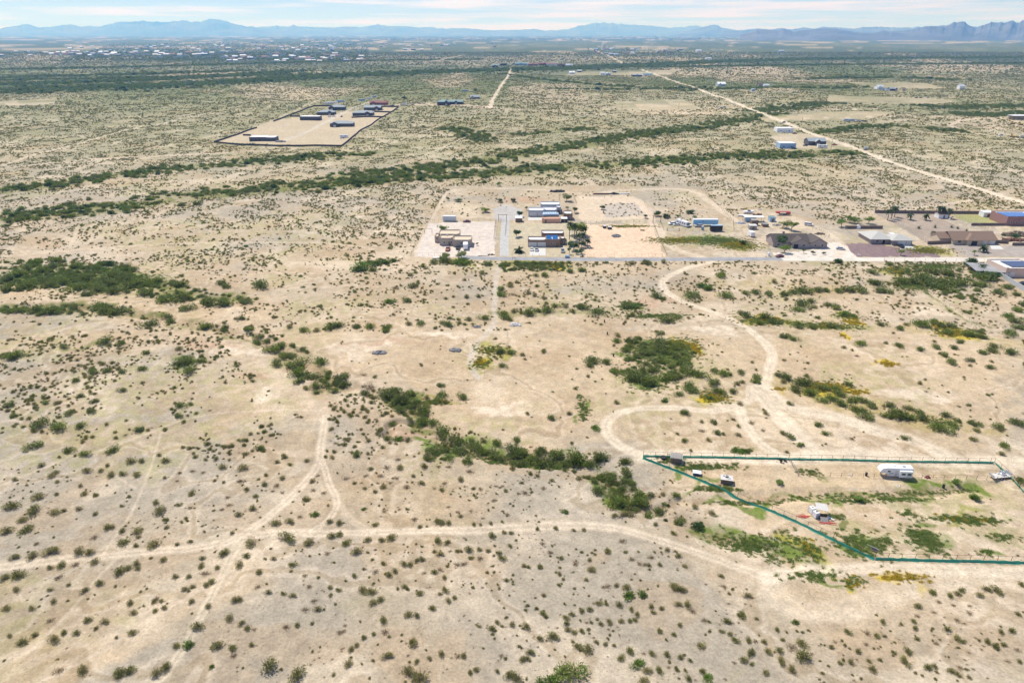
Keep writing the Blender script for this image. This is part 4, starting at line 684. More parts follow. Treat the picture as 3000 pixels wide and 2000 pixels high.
def gable(root, x0, x1, y0, y1, zw, rise, axis, wm, rm, ov=.5):
    mb = MB(); mb.box(x0, x1, y0, y1, -.3, zw)
    if axis == 'x':
        ym = (y0+y1)/2
        for x in (x0, x1 - .02): mb.add([(x,y0,zw),(x,y1,zw),(x,ym,zw+rise*.97),(x+.02,y0,zw),(x+.02,y1,zw),(x+.02,ym,zw+rise*.97)], [(0,1,2),(5,4,3),(0,2,5,3),(1,4,5,2)])
        s = rise / ((y1-y0)/2); r = MB()
        P_ = [(y0-ov, zw-ov*s), (ym, zw+rise), (y1+ov, zw-ov*s), (y1+ov, zw-ov*s+.16), (ym, zw+rise+.2), (y0-ov, zw-ov*s+.16)]
        r.add([(x0-ov, y, z) for y, z in P_] + [(x1+ov, y, z) for y, z in P_], [(5,4,3,2,1,0),(6,7,8,9,10,11)] + [(i,(i+1)%6,(i+1)%6+6,i+6) for i in range(6)])
    else:
        xm = (x0+x1)/2
        for y in (y0, y1 - .02): mb.add([(x0,y,zw),(x1,y,zw),(xm,y,zw+rise*.97),(x0,y+.02,zw),(x1,y+.02,zw),(xm,y+.02,zw+rise*.97)], [(0,1,2),(5,4,3),(0,2,5,3),(1,4,5,2)])
        s = rise / ((x1-x0)/2); r = MB()
        P_ = [(x0-ov, zw-ov*s), (xm, zw+rise), (x1+ov, zw-ov*s), (x1+ov, zw-ov*s+.16), (xm, zw+rise+.2), (x0-ov, zw-ov*s+.16)]
        r.add([(x, y0-ov, z) for x, z in P_] + [(x, y1+ov, z) for x, z in P_], [(0,1,2,3,4,5),(11,10,9,8,7,6)] + [(i+6,(i+1)%6+6,(i+1)%6,i) for i in range(6)])
    mb.build('wall', wm, root); return r.build('roof', rm, root)
def hip(root, x0, x1, y0, y1, zw, rise, wm, rm, ov=.6, wall=True):
    if wall: MB().box(x0, x1, y0, y1, -.3, zw).build('wall', wm, root)
    X0, X1, Y0, Y1 = x0-ov, x1+ov, y0-ov, y1+ov; w = min(X1-X0, Y1-Y0) / 2; z = zw - .05
    if X1-X0 >= Y1-Y0: r0, r1 = (X0+w, (Y0+Y1)/2), (X1-w, (Y0+Y1)/2)
    else: r0, r1 = ((X0+X1)/2, Y0+w), ((X0+X1)/2, Y1-w)
    mb = MB(); vs = [(X0,Y0,z-.15),(X1,Y0,z-.15),(X1,Y1,z-.15),(X0,Y1,z-.15),(X0,Y0,z),(X1,Y0,z),(X1,Y1,z),(X0,Y1,z),(*r0,z+rise),(*r1,z+rise)]
    f = [(0,3,2,1),(0,1,5,4),(1,2,6,5),(2,3,7,6),(3,0,4,7)]
    f += [(4,5,9,8),(5,6,9),(6,7,8,9),(7,4,8)] if X1-X0 >= Y1-Y0 else [(4,5,8),(5,6,9,8),(6,7,9),(7,4,8,9)]
    mb.add(vs, f); return mb.build('roof', rm, root)
def wheels(root, xs, half, r=.34, w=.22, z=None):
    for x in xs:
        for s in (-1, 1):
            o = MB().cyl((0, -w/2, 0), (0, w/2, 0), r, n=12).build('wheel', 'rubber', root, (x, s * half, r if z is None else z))
            if r > .3: MB().cyl((0, s * (w/2 - .01), 0), (0, s * (w/2 + .02), 0), r * .55, n=8).build('rim', 'silver', o)
def vehicle(kind, px, py, head, col, label, cat=None, group=None, z=0):
    p = at(px, py); p.z += z; h = R(head)
    nm = {'sedan': 'parked_car', 'suv': 'sport_utility_vehicle', 'pickup': 'pickup_truck', 'van': 'parked_van'}[kind]
    root = thing(nm, label, cat or {'sedan': 'car', 'suv': 'car', 'pickup': 'pickup truck', 'van': 'van'}[kind], p, h, group)
    if kind == 'sedan':
        body = [(-2.3,.32),(2.3,.32),(2.35,.62),(2.2,.80),(1.2,.95),(-1.5,1.0),(-2.25,.92),(-2.35,.6)]; cab = [(-1.65,.98),(1.25,.94),(.45,1.40),(-1.0,1.42)]; top = (-1.0,.45,1.405); hw = .9
    elif kind == 'suv':
        body = [(-2.4,.40),(2.4,.40),(2.45,.8),(2.3,1.02),(1.2,1.14),(-2.35,1.15),(-2.45,.8)]; cab = [(-2.35,1.13),(1.15,1.12),(.55,1.74),(-2.15,1.76)]; top = (-2.15,.55,1.75); hw = .97
    elif kind == 'van':
        body = [(-2.6,.40),(2.6,.40),(2.65,.8),(2.45,1.1),(1.7,1.25),(-2.55,1.25),(-2.6,.8)]; cab = [(-2.55,1.23),(1.75,1.22),(1.0,1.95),(-2.4,1.98)]; top = (-2.4,1.0,1.97); hw = 1.0
    else:
        body = [(-2.8,.45),(2.7,.45),(2.75,.85),(2.6,1.08),(1.3,1.18),(-.85,1.18),(-.85,1.12),(-2.8,1.12)]; cab = [(-.75,1.16),(1.35,1.16),(.75,1.80),(-.55,1.82)]; top = (-.55,.75,1.81); hw = .98
    MB().prism(body, -hw, hw).build('body', col, root)
    MB().prism(cab, -hw + .04, hw - .04, inset=.16).build('window', 'glass', root)
    MB().box(top[0], top[1], -hw + .18, hw - .18, top[2], top[2] + .05, .05, .05).build('roof', col, root)
    for s in (-1, 1): MB().box(body[2][0] - .02, body[2][0] + .03, s * .62 - .16, s * .62 + .16, body[1][1] + .28, body[1][1] + .42).build('headlight', 'silver', root)
    if kind == 'pickup':
        b = MB(); b.box(-2.7, -.95, -.8, .8, 1.121, 1.13); b.build('cargo_bed', 'black', root)
    wheels(root, (-1.45, 1.45), hw - .08, .34 if kind == 'sedan' else .39)
    return root
def box_trailer(name, px, py, head, L_, Wd, z0, z1, col, label, cat='trailer', roofcol=None, nose=False, axles=(-.6, .3), win=(), group=None, ribs=0):
    p = at(px, py); root = thing(name, label, cat, p, R(head), group); l = L_ / 2; w = Wd / 2
    if nose: MB().prism([(-l, z0), (l - .5, z0), (l, z0 + (z1-z0)*.35), (l, z0 + (z1-z0)*.6), (l - .6, z1), (-l, z1)], -w, w).build('body', col, root)
    else:
        b = MB(); b.box(-l, l, -w, w, z0, z1)
        for k in range(ribs):
            x = -l + (k + .5) * L_ / ribs; b.box(x - .05, x + .05, -w - .04, -w + .0, z0 + .1, z1 - .1)
        b.build('body', col, root)
    MB().box(-l + .05, l - (.65 if nose else .05), -w + .05, w - .05, z1, z1 + .06).build('roof', roofcol or col, root)
    for x, ww, zz, hh in win: MB().box(x - ww/2, x + ww/2, -w - .03, -w + .01, zz, zz + hh).build('window', 'glass', root)
    if axles: wheels(root, axles, w - .12, .36, .24)
    MB().box(l - .05, l + 1.2, -.06, .06, z0 - .05, z0 + .08).build('hitch', 'black', root)
    return root
# ------------------------------------------------------------------ trees
def crown_mesh(name, m, n, seed, rx=1, rz=.75, leaf=.07, lobes=9, droop=0):
    r = random.Random(seed); mb = MB(); cs = []
    for i in range(lobes):
        a = r.uniform(0, 6.283); q = r.uniform(.15, .62); cs.append((math.cos(a) * q * rx, math.sin(a) * q * rx, r.uniform(-.30, .45) * rz, r.uniform(.30, .48)))
    for i in range(n):
        c = cs[i % lobes]; d = Vector((r.gauss(0, 1), r.gauss(0, 1), r.gauss(0, 1))).normalized() * c[3] * r.random() ** .3
        p = Vector((c[0] + d.x, c[1] + d.y, c[2] + d.z * rz - droop * r.random() * .3)); u = Vector((r.gauss(0, 1), r.gauss(0, 1), r.gauss(0, .6))).normalized(); w = u.orthogonal().normalized()
        l = leaf * r.uniform(.6, 1.5); mb.add([p - u*l, p + w*l*.6, p + u*l, p - w*l*.6], [(0,1,2,3)])
    o = mb.build(name, m); me = o.data; bpy.data.objects.remove(o); return me, cs
CR = {k: [crown_mesh('crown', m, 1100, 800 + i + s, leaf=lf, rz=rz) for i in range(2)] for s, (k, m, lf, rz) in enumerate((('t', 'treeleaf', .075, .85), ('p', 'paloverde', .06, .7), ('m', 'mesquite', .065, .7)))}
def tree(px, py, wid, hgt, k, label, name='shade_tree', trunk=.35, group=None):
    p = at(px, py); root = thing(name, label, 'tree', p, random.uniform(0, 6.28), group); me, cs = random.choice(CR[k])
    cz = hgt - wid * .5 * .62; c = bpy.data.objects.new('crown', me); COL.objects.link(c); c.parent = root; c.location = (0, 0, max(cz, hgt * .5)); c.scale = (wid * .56, wid * .56, (hgt - c.location.z) * 1.35)
    b = MB(); tz = max(hgt * .28, .5); b.cyl((0, 0, -.2), (.1, 0, tz), .05 * wid * trunk + .06, .04 * wid * trunk + .04)
    for q in cs[:6]: b.cyl((.1, 0, tz * .95), (q[0] * wid * .5, q[1] * wid * .5, c.location.z + q[2] * .5), .05 * trunk * wid * .6 + .02, .02)
    b.build('trunk', 'bark', root); return root
def palm(px, py, hgt, fr, label, name='fan_palm', nf=38, group=None, stub=False):
    p = at(px, py); root = thing(name, label, 'palm', p, random.uniform(0, 6.28), group)
    b = MB()
    for k in range(6):
        z0, z1 = -.1 + hgt * k / 6, hgt * (k + 1) / 6; b.cyl((.04 * math.sin(k), 0, z0), (.04 * math.sin(k+1), 0, z1), (.32 if stub else .22) - .012 * k, (.29 if stub else .2) - .012 * k)
    b.build('trunk', 'bark', root); f = MB()
    for i in range(nf):
        a = random.uniform(0, 6.283); e = random.uniform(-.7, 1.3); u = Vector((math.cos(a), math.sin(a), 0)); s = Vector((-math.sin(a), math.cos(a), 0)); last = Vector((0, 0, hgt)); wd = .02
        for j in range(1, 6):
            t_ = j / 5; pt = Vector((0, 0, hgt)) + u * fr * t_ * math.cos(e * .6) + Vector((0, 0, fr * (math.sin(e) * t_ - .55 * t_ * t_))); nw = fr * .13 * math.sin(math.pi * min(.95, t_ * .9 + .08)); dn = Vector((0, 0, -nw * .6))
            f.add([last - s*wd + (dn if j > 1 else dn*0), last, pt, pt - s*nw + dn], [(0,1,2,3)]); f.add([last, last + s*wd + dn, pt + s*nw + dn, pt], [(0,1,2,3)]); last = pt; wd = nw
    f.build('crown', 'palmleaf', root); return root
# ------------------------------------------------------------------ fences
def fence(name, pts, label, cat='fence', step=3.05, h=1.5, post=.045, rails=(1.0,), pm='rust', rm='rust', mesh=None, group=None, maxp=100, wires=0):
    root = thing(name, label, cat, (pts[0][0], pts[0][1], 0), 0, group); ox, oy = pts[0][0], pts[0][1]; P_ = []
    for (a, b) in zip(pts, pts[1:]):
        l = math.hypot(b[0]-a[0], b[1]-a[1]); n = max(1, round(l / step))
        for i in range(n): P_.append((a[0] + (b[0]-a[0])*i/n, a[1] + (b[1]-a[1])*i/n))
    P_.append((pts[-1][0], pts[-1][1])); Z = [gz(*q) for q in P_]; rest = MB(); base = None
    for k, (q, z) in enumerate(zip(P_, Z)):
        hh = h * (1.12 if k % 6 == 0 else 1)
        if k < maxp: MB().cyl((0, 0, -.3), (0, 0, hh), post).build('post', pm, root, (q[0]-ox, q[1]-oy, z))
        else: rest.cyl((q[0]-ox, q[1]-oy, z-.3), (q[0]-ox, q[1]-oy, z+hh), post, n=6)
    if rest.v: rest.build('post', pm, root)['kind'] = 'stuff'
    for f in rails:
        r = MB()
        for i in range(len(P_)-1): r.cyl((P_[i][0]-ox, P_[i][1]-oy, Z[i]+h*f), (P_[i+1][0]-ox, P_[i+1][1]-oy, Z[i+1]+h*f), .03 if f == 1.0 else .018, n=6)
        r.build('rail' if f == 1.0 else 'wire', rm, root)
    return root, P_, Z
def block_wall(pts, h, label, m='dark_wall', name='block_wall', gap=()):
    root = thing(name, label, 'wall', (pts[0][0], pts[0][1], 0)); ox, oy = pts[0][0], pts[0][1]
    b = MB(); c = MB()
    for (x0, y0), (x1, y1) in zip(pts, pts[1:]):
        l = math.hypot(x1-x0, y1-y0); nx, ny = -(y1-y0)/l*.15, (x1-x0)/l*.15; n = max(1, int(l / 12))
        for i in range(n):
            a = (x0+(x1-x0)*i/n-ox, y0+(y1-y0)*i/n-oy); d = (x0+(x1-x0)*(i+1)/n-ox, y0+(y1-y0)*(i+1)/n-oy); za = gz(a[0]+ox, a[1]+oy); zd = gz(d[0]+ox, d[1]+oy)
            for mb, e, z0, z1 in ((b, 1, -.3, h), (c, 1.5, h, h + .08)):
                mb.add([(a[0]-nx*e,a[1]-ny*e,za+z0),(d[0]-nx*e,d[1]-ny*e,zd+z0),(d[0]+nx*e,d[1]+ny*e,zd+z0),(a[0]+nx*e,a[1]+ny*e,za+z0),(a[0]-nx*e,a[1]-ny*e,za+z1),(d[0]-nx*e,d[1]-ny*e,zd+z1),(d[0]+nx*e,d[1]+ny*e,zd+z1),(a[0]+nx*e,a[1]+ny*e,za+z1)],
                       [(0,3,2,1),(4,5,6,7),(0,1,5,4),(2,3,7,6)] + ([(3,0,4,7)] if i == 0 else []) + ([(1,2,6,5)] if i == n-1 else []))
    b.build('wall_panel', m, root); c.build('coping', m, root); return root
def shed(name, px, py, w, d, h, wm, rm, label, head=0, cat='shed', slope=.3, door=True):
    p = at(px, py); root = thing(name, label, cat, p, R(head)); MB().box(-w/2, w/2, 0, d, -.15, h).build('wall', wm, root)
    r = MB(); r.add([(-w/2-.15,-.2,h+.02),(w/2+.15,-.2,h+.02),(w/2+.15,d+.2,h+slope),(-w/2-.15,d+.2,h+slope),(-w/2-.15,-.2,h+.10),(w/2+.15,-.2,h+.10),(w/2+.15,d+.2,h+slope+.08),(-w/2-.15,d+.2,h+slope+.08)],
                    [(0,3,2,1),(4,5,6,7),(0,1,5,4),(1,2,6,5),(2,3,7,6),(3,0,4,7)]); r.build('roof', rm, root)
    if door: MB().box(-w*.12, w*.12 + .3, -.05, .01, 0, min(h*.8, 2)).build('door', 'wood', root)
    return root
def gable_shed(name, px, py, w, d, h, wm, rm, label, axis='x', cat='shed', rise=.9):
    p = at(px, py); root = thing(name, label, cat, p); gable(root, -w/2, w/2, 0, d, h, rise, axis, wm, rm, .3)
    MB().box(-.5, .5, -.05, .01, 0, 2).build('door', 'wood', root); return root
def pole(px, py, h, label, arms=1, group='wooden power poles'):
    p = at(px, py); root = thing('power_pole', label, 'power pole', p, R(random.uniform(-12, 12)), group)
    MB().cyl((0,0,-.5), (0,0,h), .17, .11).build('shaft', 'bark', root)
    for k in range(arms): MB().box(-1.2, 1.2, -.07, .07, h-.8-k*.9, h-.66-k*.9).build('crossarm', 'bark', root)
    for x in (-1.0, 0, 1.0): MB().cyl((x, 0, h-.66), (x, 0, h-.42), .06).build('insulator', 'steel', root)
    return root
# ------------------------------------------------------------------ the near lot with its green netted fence
def net_fence(pts, label):
    root, P_, Z = fence('net_fence', pts, label, h=1.75, rails=(1.0,), maxp=100)
    ox, oy = pts[0][0], pts[0][1]; cx = sum(p[0] for p in pts) / len(pts); cy = sum(p[1] for p in pts) / len(pts)
    mb = MB(); W_ = []
    Q = []
    for i in range(len(P_) - 1):
        for k in range(4): t_ = k / 4; Q.append((P_[i][0]*(1-t_)+P_[i+1][0]*t_, P_[i][1]*(1-t_)+P_[i+1][1]*t_, Z[i]*(1-t_)+Z[i+1]*t_))
    Q.append((*P_[-1], Z[-1]))
    for i, (x, y, z) in enumerate(Q):
        a = Q[max(0, i-1)]; b = Q[min(len(Q)-1, i+1)]; l = math.hypot(b[0]-a[0], b[1]-a[1]) or 1; nx, ny = (b[1]-a[1])/l, -(b[0]-a[0])/l
        if True:
            if nx * (2450/10 - 0) * 0 + ny > .2 and False: nx, ny = -nx, -ny
        s = net_fence.side; top = .6 + .22 * math.sin(i * 1.7) * random.random() - .15 * random.random()
        f1 = .22 + .12 * random.random(); f2 = .36 + .3 * random.random()
        W_.append([(x-ox + nx*s*.04, y-oy + ny*s*.04, z + top), (x-ox + nx*s*.18, y-oy + ny*s*.18, z + .5 + .15*random.random()), (x-ox + nx*s*f1, y-oy + ny*s*f1, z + .08), (x-ox + nx*s*f2, y-oy + ny*s*f2, z + .03)])
    for i, w in enumerate(W_): mb.v += w
    mb.f = [(i*4+j, i*4+j+1, i*4+j+5, i*4+j+4) for i in range(len(W_)-1) for j in range(3)]; mb.m = [0]*len(mb.f)
    mb.build('screen', 'green_net', root); return root
def SX(*pts): return [(at(x, y).x, at(x, y).y) for x, y in pts]
net_fence.side = 1
net_fence(SX((1884,1342),(1960,1371),(2010,1390),(2110,1431),(2160,1460),(2330,1527),(2440,1581),(2520,1620),(2562,1637)), 'rusty pipe fence with green net running diagonally down past the white tanks')
net_fence(SX((2562,1637),(2640,1639),(2800,1643),(2960,1647),(3120,1651)), 'rusty pipe fence with green net along the bottom of the lot')
net_fence.side = -1
net_fence(SX((1884,1338),(1990,1341),(2150,1343),(2310,1347)), 'rusty pipe fence with green net behind the old wooden shed')
net_fence(SX((2310,1347),(2500,1350),(2700,1355),(2900,1358),(2912,1358)), 'rusty pipe fence with green net behind the white camper')
net_fence(SX((2912,1358),(2950,1392),(2985,1430),(3030,1480)), 'rusty pipe fence with green net at the right corner of the lot')
fence('wire_fence', SX((2340,1394),(2400,1395),(2560,1399),(2700,1402),(2830,1404),(2950,1406)), 'low rusty post fence running in front of the white camper', h=1.35, rails=(.95, .5), step=2.9)
fence('wire_fence', SX((2310,1346),(2325,1370),(2338,1393)), 'short leaning paling fence joining the net fence and the post fence', h=1.3, rails=(.9, .45), step=.9, pm='greywood', rm='greywood', post=.07)
# fifth wheel camper
p = at(2618, 1393); rv = thing('fifth_wheel_camper', 'long white fifth wheel camper with slide-out parked inside the netted lot', 'camper', p, R(-4)); rv.scale = (.88, .88, .88)
MB().prism([(-4.9,2.15),(-4.6,1.75),(-2.6,1.65),(-2.5,.65),(4.6,.6),(4.75,1.2),(4.75,3.35),(-3.2,3.45),(-4.3,3.2)], -1.2, 1.2).build('body', 'white_paint', rv)
r_ = MB().box(-3.1, 4.7, -1.12, 1.12, 3.4, 3.5).build('roof', 'white_paint', rv); MB().box(1.8, 2.7, -.4, .4, 3.5, 3.68).build('roof_vent', 'silver', r_); MB().box(-.6, -.2, -.2, .2, 3.5, 3.62).build('roof_vent', 'silver', r_)
so_ = MB().box(.55, 4.3, -2.05, -1.19, .85, 3.0).build('slide_out', 'white_paint', rv); MB().box(1.1, 2.2, -2.09, -2.04, 1.75, 2.35).build('window', 'glass', so_); MB().box(2.8, 3.9, -2.09, -2.04, 1.75, 2.35).build('window', 'glass', so_)
MB().prism([(2.6,1.15),(3.9,1.42),(4.1,1.55),(2.9,1.38)], -2.07, -2.04).build('stripe', 'graphic', so_)
MB().box(-2.7, -1.9, -1.24, -1.18, 2.1, 2.6).build('window', 'glass', rv); MB().prism([(-2.3,1.55),(-1.0,1.75),(-.8,1.95),(-2.0,1.75)], -1.23, -1.18).build('stripe', 'graphic', rv)
MB().box(-.5, .15, -1.24, -1.18, .8, 2.7).build('door', 'offwhite', rv); wheels(rv, (1.6, 2.5), 1.08, .38, .24)
MB().box(-4.0, -3.8, -.5, -.35, 0, 1.8).box(-4.0, -3.8, .35, .5, 0, 1.8).build('landing_gear', 'steel', rv)
# sheds and boxes along the diagonal
a = shed('animal_shed', 1980, 1357, 3.0, 2.2, 1.5, 'wood', 'greywood', 'old dark wooden shed with a plank roof in the corner of the netted lot', -14, slope=.35)
b = MB(); [b.box(-1.6 + i*.42, -1.25 + i*.42, -.35, 2.5, 1.86, 1.91) for i in range(8)]; b.build('roof_plank', 'greywood', a)
a = shed('animal_shed', 2128, 1418, 2.9, 2.0, 1.35, 'wood', 'concrete', 'low brown shed with rubble on its flat roof beside the net fence', -14, slope=.05)
b = MB(); [b.box(x, x+s_, y, y+s_, 1.5, 1.5+s_*.6) for x, y, s_ in ((-.4,.9,.5),(.1,1.2,.35),(.6,.5,.25),(-.9,1.4,.3),(.2,.4,.2),(-.2,1.5,.4))]; b.build('rubble', 'stone', a)
p = at(2041, 1393); a = thing('kennel', 'small box kennel with a white flat roof beside the net fence', 'kennel', p, R(-14)); MB().box(-1.0,1.0,0,1.3,-.1,.75).build('wall','deepblue',a); MB().box(-1.15,1.15,-.15,1.45,.75,.85).build('roof','white_paint',a); MB().box(-.35,.35,-.04,.01,.0,.5).build('doorway','black',a)
p = at(1943, 1342); a = thing('water_trough', 'dark round trough on the grass left of the old shed', 'trough', p); MB().cyl((0,0,-.05),(0,0,.5),.75,.8,n=16).build('tank','black',a); MB().cyl((0,0,.5),(0,0,.54),.86,n=16).build('rim','rubber',a)
# tanks, canopy, ramp, netting
G_ = 'white plastic tanks by the canopy'
for i, (px, py) in enumerate(((2378,1500),(2389,1513))):
    p = at(px, py); a = thing('liquid_tank', ['white cube tank behind the other, left of the canopy', 'front white cube tank in its metal cage, left of the canopy'][i], 'tank', p, R(20), G_)
    MB().box(-.65,.65,-.65,.65,.12,1.55,.05,.05).build('tank','white_paint',a); MB().cyl((0,0,1.55),(0,0,1.62),.18).build('cap','black',a)
    c = MB(); [c.box(x-.02,x+.02,s*.70-.02,s*.70+.02,.1,1.6) for x in (-.68,-.23,.23,.68) for s in (-1,1)]; [c.box(-.70,.70,s*.72-.02,s*.72+.02,z,z+.03) for z in (.4,.9,1.5) for s in (-1,1)]; c.build('cage','silver',a); MB().box(-.68,.68,-.68,.68,0,.12).build('pallet','wood',a)
p = at(2402, 1506); a = thing('canopy', 'white canopy roof on thin posts over the wooden pen', 'canopy', p, R(-12))
MB().add([(-1.3,-.9,1.95),(1.5,-.9,1.8),(1.5,1.4,2.2),(-1.3,1.4,2.35),(-1.3,-.9,2.02),(1.5,-.9,1.87),(1.5,1.4,2.27),(-1.3,1.4,2.42)],[(0,3,2,1),(4,5,6,7),(0,1,5,4),(1,2,6,5),(2,3,7,6),(3,0,4,7)]).build('canopy_sheet','offwhite',a)
for x, y, h_ in ((-1.2,-.8,1.98),(1.4,-.8,1.84),(1.4,1.3,2.2),(-1.2,1.3,2.35)): MB().cyl((x,y,-.1),(x,y,h_),.04).build('post','wood',a)
p = at(2412, 1519); a = thing('wooden_pen', 'open wooden pen with a sloping ramp under the canopy', 'pen', p, R(-12)); MB().box(-.9,.9,.75,.85,0,.9).box(-.9,-.8,-.5,.75,0,.9).box(.8,.9,-.5,.75,0,.9).build('side_panel','wood',a); MB().add([(-.9,-1.5,.02),(.9,-1.5,.02),(.9,-.5,.85),(-.9,-.5,.85),(-.9,-1.5,.10),(.9,-1.5,.10),(.9,-.5,.93),(-.9,-.5,.93)],[(0,3,2,1),(4,5,6,7),(0,1,5,4),(1,2,6,5),(2,3,7,6),(3,0,4,7)]).build('ramp','greywood',a)
p = at(2432, 1517); a = thing('roofing_sheet', 'pale roofing sheet lying beside the wooden pen', 'sheet', p, R(-50)); MB().box(-1.2,1.2,-.35,.35,.02,.06).build('sheet','white_paint',a)
def heap(name, label, cat, pts, m, r, hgt, seed, n=26, flatten=1.0):
    rr = random.Random(seed); p = at(*pts); root = None; mb = MB()
    for i in range(n):
        a = rr.uniform(0, 6.28); q = rr.random() ** .5 * r; s_ = r * rr.uniform(.12, .32); x, y = math.cos(a) * q, math.sin(a) * q * flatten; z = hgt * (1 - q / r) * rr.uniform(.3, .9)
        mb.T = Matrix.Translation((x, y, z)) @ Matrix.Rotation(rr.uniform(0, 3), 4, 'Z') @ Matrix.Rotation(rr.uniform(-.6, .6), 4, 'X'); mb.box(-s_, s_, -s_*.7, s_*.7, -s_*.6, s_*.6, s_*.3, s_*.25)
    mb.T = None; o = mb.build(name, m, None, p); tag(o, label, cat); return o
def netting(px, py, label, seed, L_=3.4):
    rr = random.Random(seed); mb = MB(); p = at(px, py)
    for i in range(16):
        a = rr.uniform(-.5, .35); x0 = rr.uniform(-L_/2, 0); y0 = rr.uniform(-.4, .4); l = rr.uniform(1, L_*.7); mb.cyl((x0, y0, .05 + rr.random()*.1), (x0 + math.cos(a)*l, y0 + math.sin(a)*l, .05 + rr.random()*.12), .05, n=5)
    o = mb.build('safety_netting', 'red_net', None, p); tag(o, label, 'netting')
netting(2355, 1512, 'orange-red netting strewn left of the white tanks', 1); netting(2424, 1531, 'orange-red netting strewn in front of the wooden pen', 2, 5)
heap('black_bags', 'pile of black bags against the net fence by the leaning palings', 'bags', (2293, 1351), 'black', 1.1, .8, 5)
def barrel(px, py, label, m='black', h=.95): 
    p = at(px, py); a = thing('barrel', label, 'barrel', p); MB().cyl((0,0,-.03),(0,0,h),.32,.32,n=14).build('drum',m,a); MB().cyl((0,0,h),(0,0,h+.04),.34,n=14).build('lid','rubber',a)
barrel(2537, 1393, 'black barrel standing left of the white camper'); barrel(2764, 1426, 'black barrel right of the camper, left of a bright green sapling')
heap('feed_sacks', 'pale sacks by the post fence, left of the black barrel', 'sacks', (2491, 1391), 'offwhite', .5, .4, 6, 8)
heap('junk_pile', 'red and dark junk heap by the post fence right of the camper', 'junk', (2717, 1397), 'darkred', .9, .5, 7, 16)
heap('plastic_sheet', 'crumpled white sheet on grass below the camper', 'sheet', (2632, 1423), 'white_paint', .6, .15, 8, 8)
p = at(2932, 1397); a = thing('flat_trailer', 'flat utility trailer loaded with junk in the right corner of the lot', 'trailer', p, R(8)); MB().box(-3,2.0,-1.0,1.0,.55,.65).build('deck','offwhite',a); MB().box(-3,-2.94,-1,1,.65,1.2).box(1.94,2,-1,1,.65,1.6).build('rail','silver',a); wheels(a,(-.8,.1),1.05,.34,.2); MB().box(2,3.4,-.05,.05,.5,.6).build('hitch','steel',a)
o = heap('scrap_metal', 'silver and black scrap piled on the flat utility trailer', 'scrap', (2935, 1393), 'silver', 1.2, .8, 9, 22); o.location.z += .75
for i, (px, py, w_, h_, lb) in enumerate(((2283,1418,2.2,1.4,'small bright green sapling between the white patches and the camper'),(2805,1420,2.4,1.9,'bright green sapling right of the black barrel'),(2856,1462,3.0,1.9,'bright green young tree in the open sand, rightmost in the netted lot'),(2512,1466,2.8,1.7,'light green young tree with a broken limb below the weedy strip'))):
    tree(px, py, w_, h_, 'p', lb, 'sapling')
p = at(2562, 1610); a = thing('sunken_barrel', 'dark barrel pit with a pale pole across it in the weeds', 'pit', p); MB().cyl((0,0,-.1),(0,0,.25),.8,n=14).build('drum','wood',a); MB().cyl((0,0,.25),(0,0,.27),.68,n=14).build('opening','black',a); MB().cyl((-1.2,1.3,.5),(.9,-.4,.3),.05).build('pole','offwhite',a)
# ------------------------------------------------------------------ compound on the left of the lane
z4 = lambda x, y: (1150 + x / 3.92, 520 + y / 3.92); z5 = lambda x, y: (1700 + x / 3.92, 520 + y / 3.92); z6 = lambda x, y: (2200 + x / 2.94, 560 + y / 2.94)
h1, _ = adobe('adobe_house', 'beige flat-roofed adobe house with a tan roof in the pale gravel yard',
    [(1288,1327,719,9,4.3),(1327.3,1381,723,9,4.0),(1274,1287.8,711,7,3.7),(1285,1346,708.5,10,4.5)], 'beige_stucco', 'beige_roof',
    [('window',0,.35,.9,1.2,1.1),('door',0,.75,1.2,0,2.2),('window',0,.9,.7,1.3,1.0),('window',1,.45,.9,1.6,1.0),('window',2,.5,.7,1.8,1.4),('garage_door',1,.75,2.8,0,2.4)])
MB().box(-.4,.4,6,6.8,3.9,4.5).build('roof_unit','silver',h1)
h2, _ = adobe('adobe_house', 'large pale grey adobe house of stepped blocks with white roofs',
    [(1548,1594,635,9,4.2),(1594.3,1631,633,9,4.0),(1584,1640,620,9,4.8),(1631.5,1643,627,7,4.4)], 'grey_stucco', 'white_roof',
    [('garage_door',0,.30,4.6,0,2.7),('garage_door',0,.75,2.6,0,2.7),('window',1,.3,.8,1.4,1),('window',1,.6,.8,1.4,1),('window',1,.85,1.2,1.0,1.4),('door',3,.5,2.0,0,2.6)])
h3, _ = adobe('adobe_annex', 'brown stucco annex with a white roof at the right end of the grey house', [(1652,1677,645,8,4.2)], 'brown_stucco', 'white_roof', [('door',0,.3,1,0,2.1),('window',0,.7,.9,1.2,1)], cat='outbuilding')
h4, _ = adobe('adobe_house', 'brown adobe house with blue solar panels and a white concrete apron',
    [(1547,1600,723,7.5,4.0),(1600.3,1641,723,7.5,4.2),(1587,1652,706,7,4.6),(1641.5,1655,717,6,3.6)], 'brown_stucco', 'white_roof',
    [('garage_door',0,.25,4.6,0,2.6),('garage_door',0,.75,4.6,0,2.6),('window',1,.35,.9,1.3,1.1),('door',1,.8,1.1,0,2.2),('window',1,.6,.7,1.4,.9),('window',3,.5,.9,1.2,1)])
for x0 in (9.6, 13.0):
    s = MB(); s.add([(x0,.9,3.75),(x0+2.9,.9,3.75),(x0+2.9,5.2,5.15),(x0,5.2,5.15),(x0,.9,3.85),(x0+2.9,.9,3.85),(x0+2.9,5.2,5.25),(x0,5.2,5.25)],[(0,3,2,1),(4,5,6,7),(0,1,5,4),(1,2,6,5),(2,3,7,6),(3,0,4,7)]); o_ = s.build('solar_panel','solar_blue',h4); o_.location.x -= 4.4
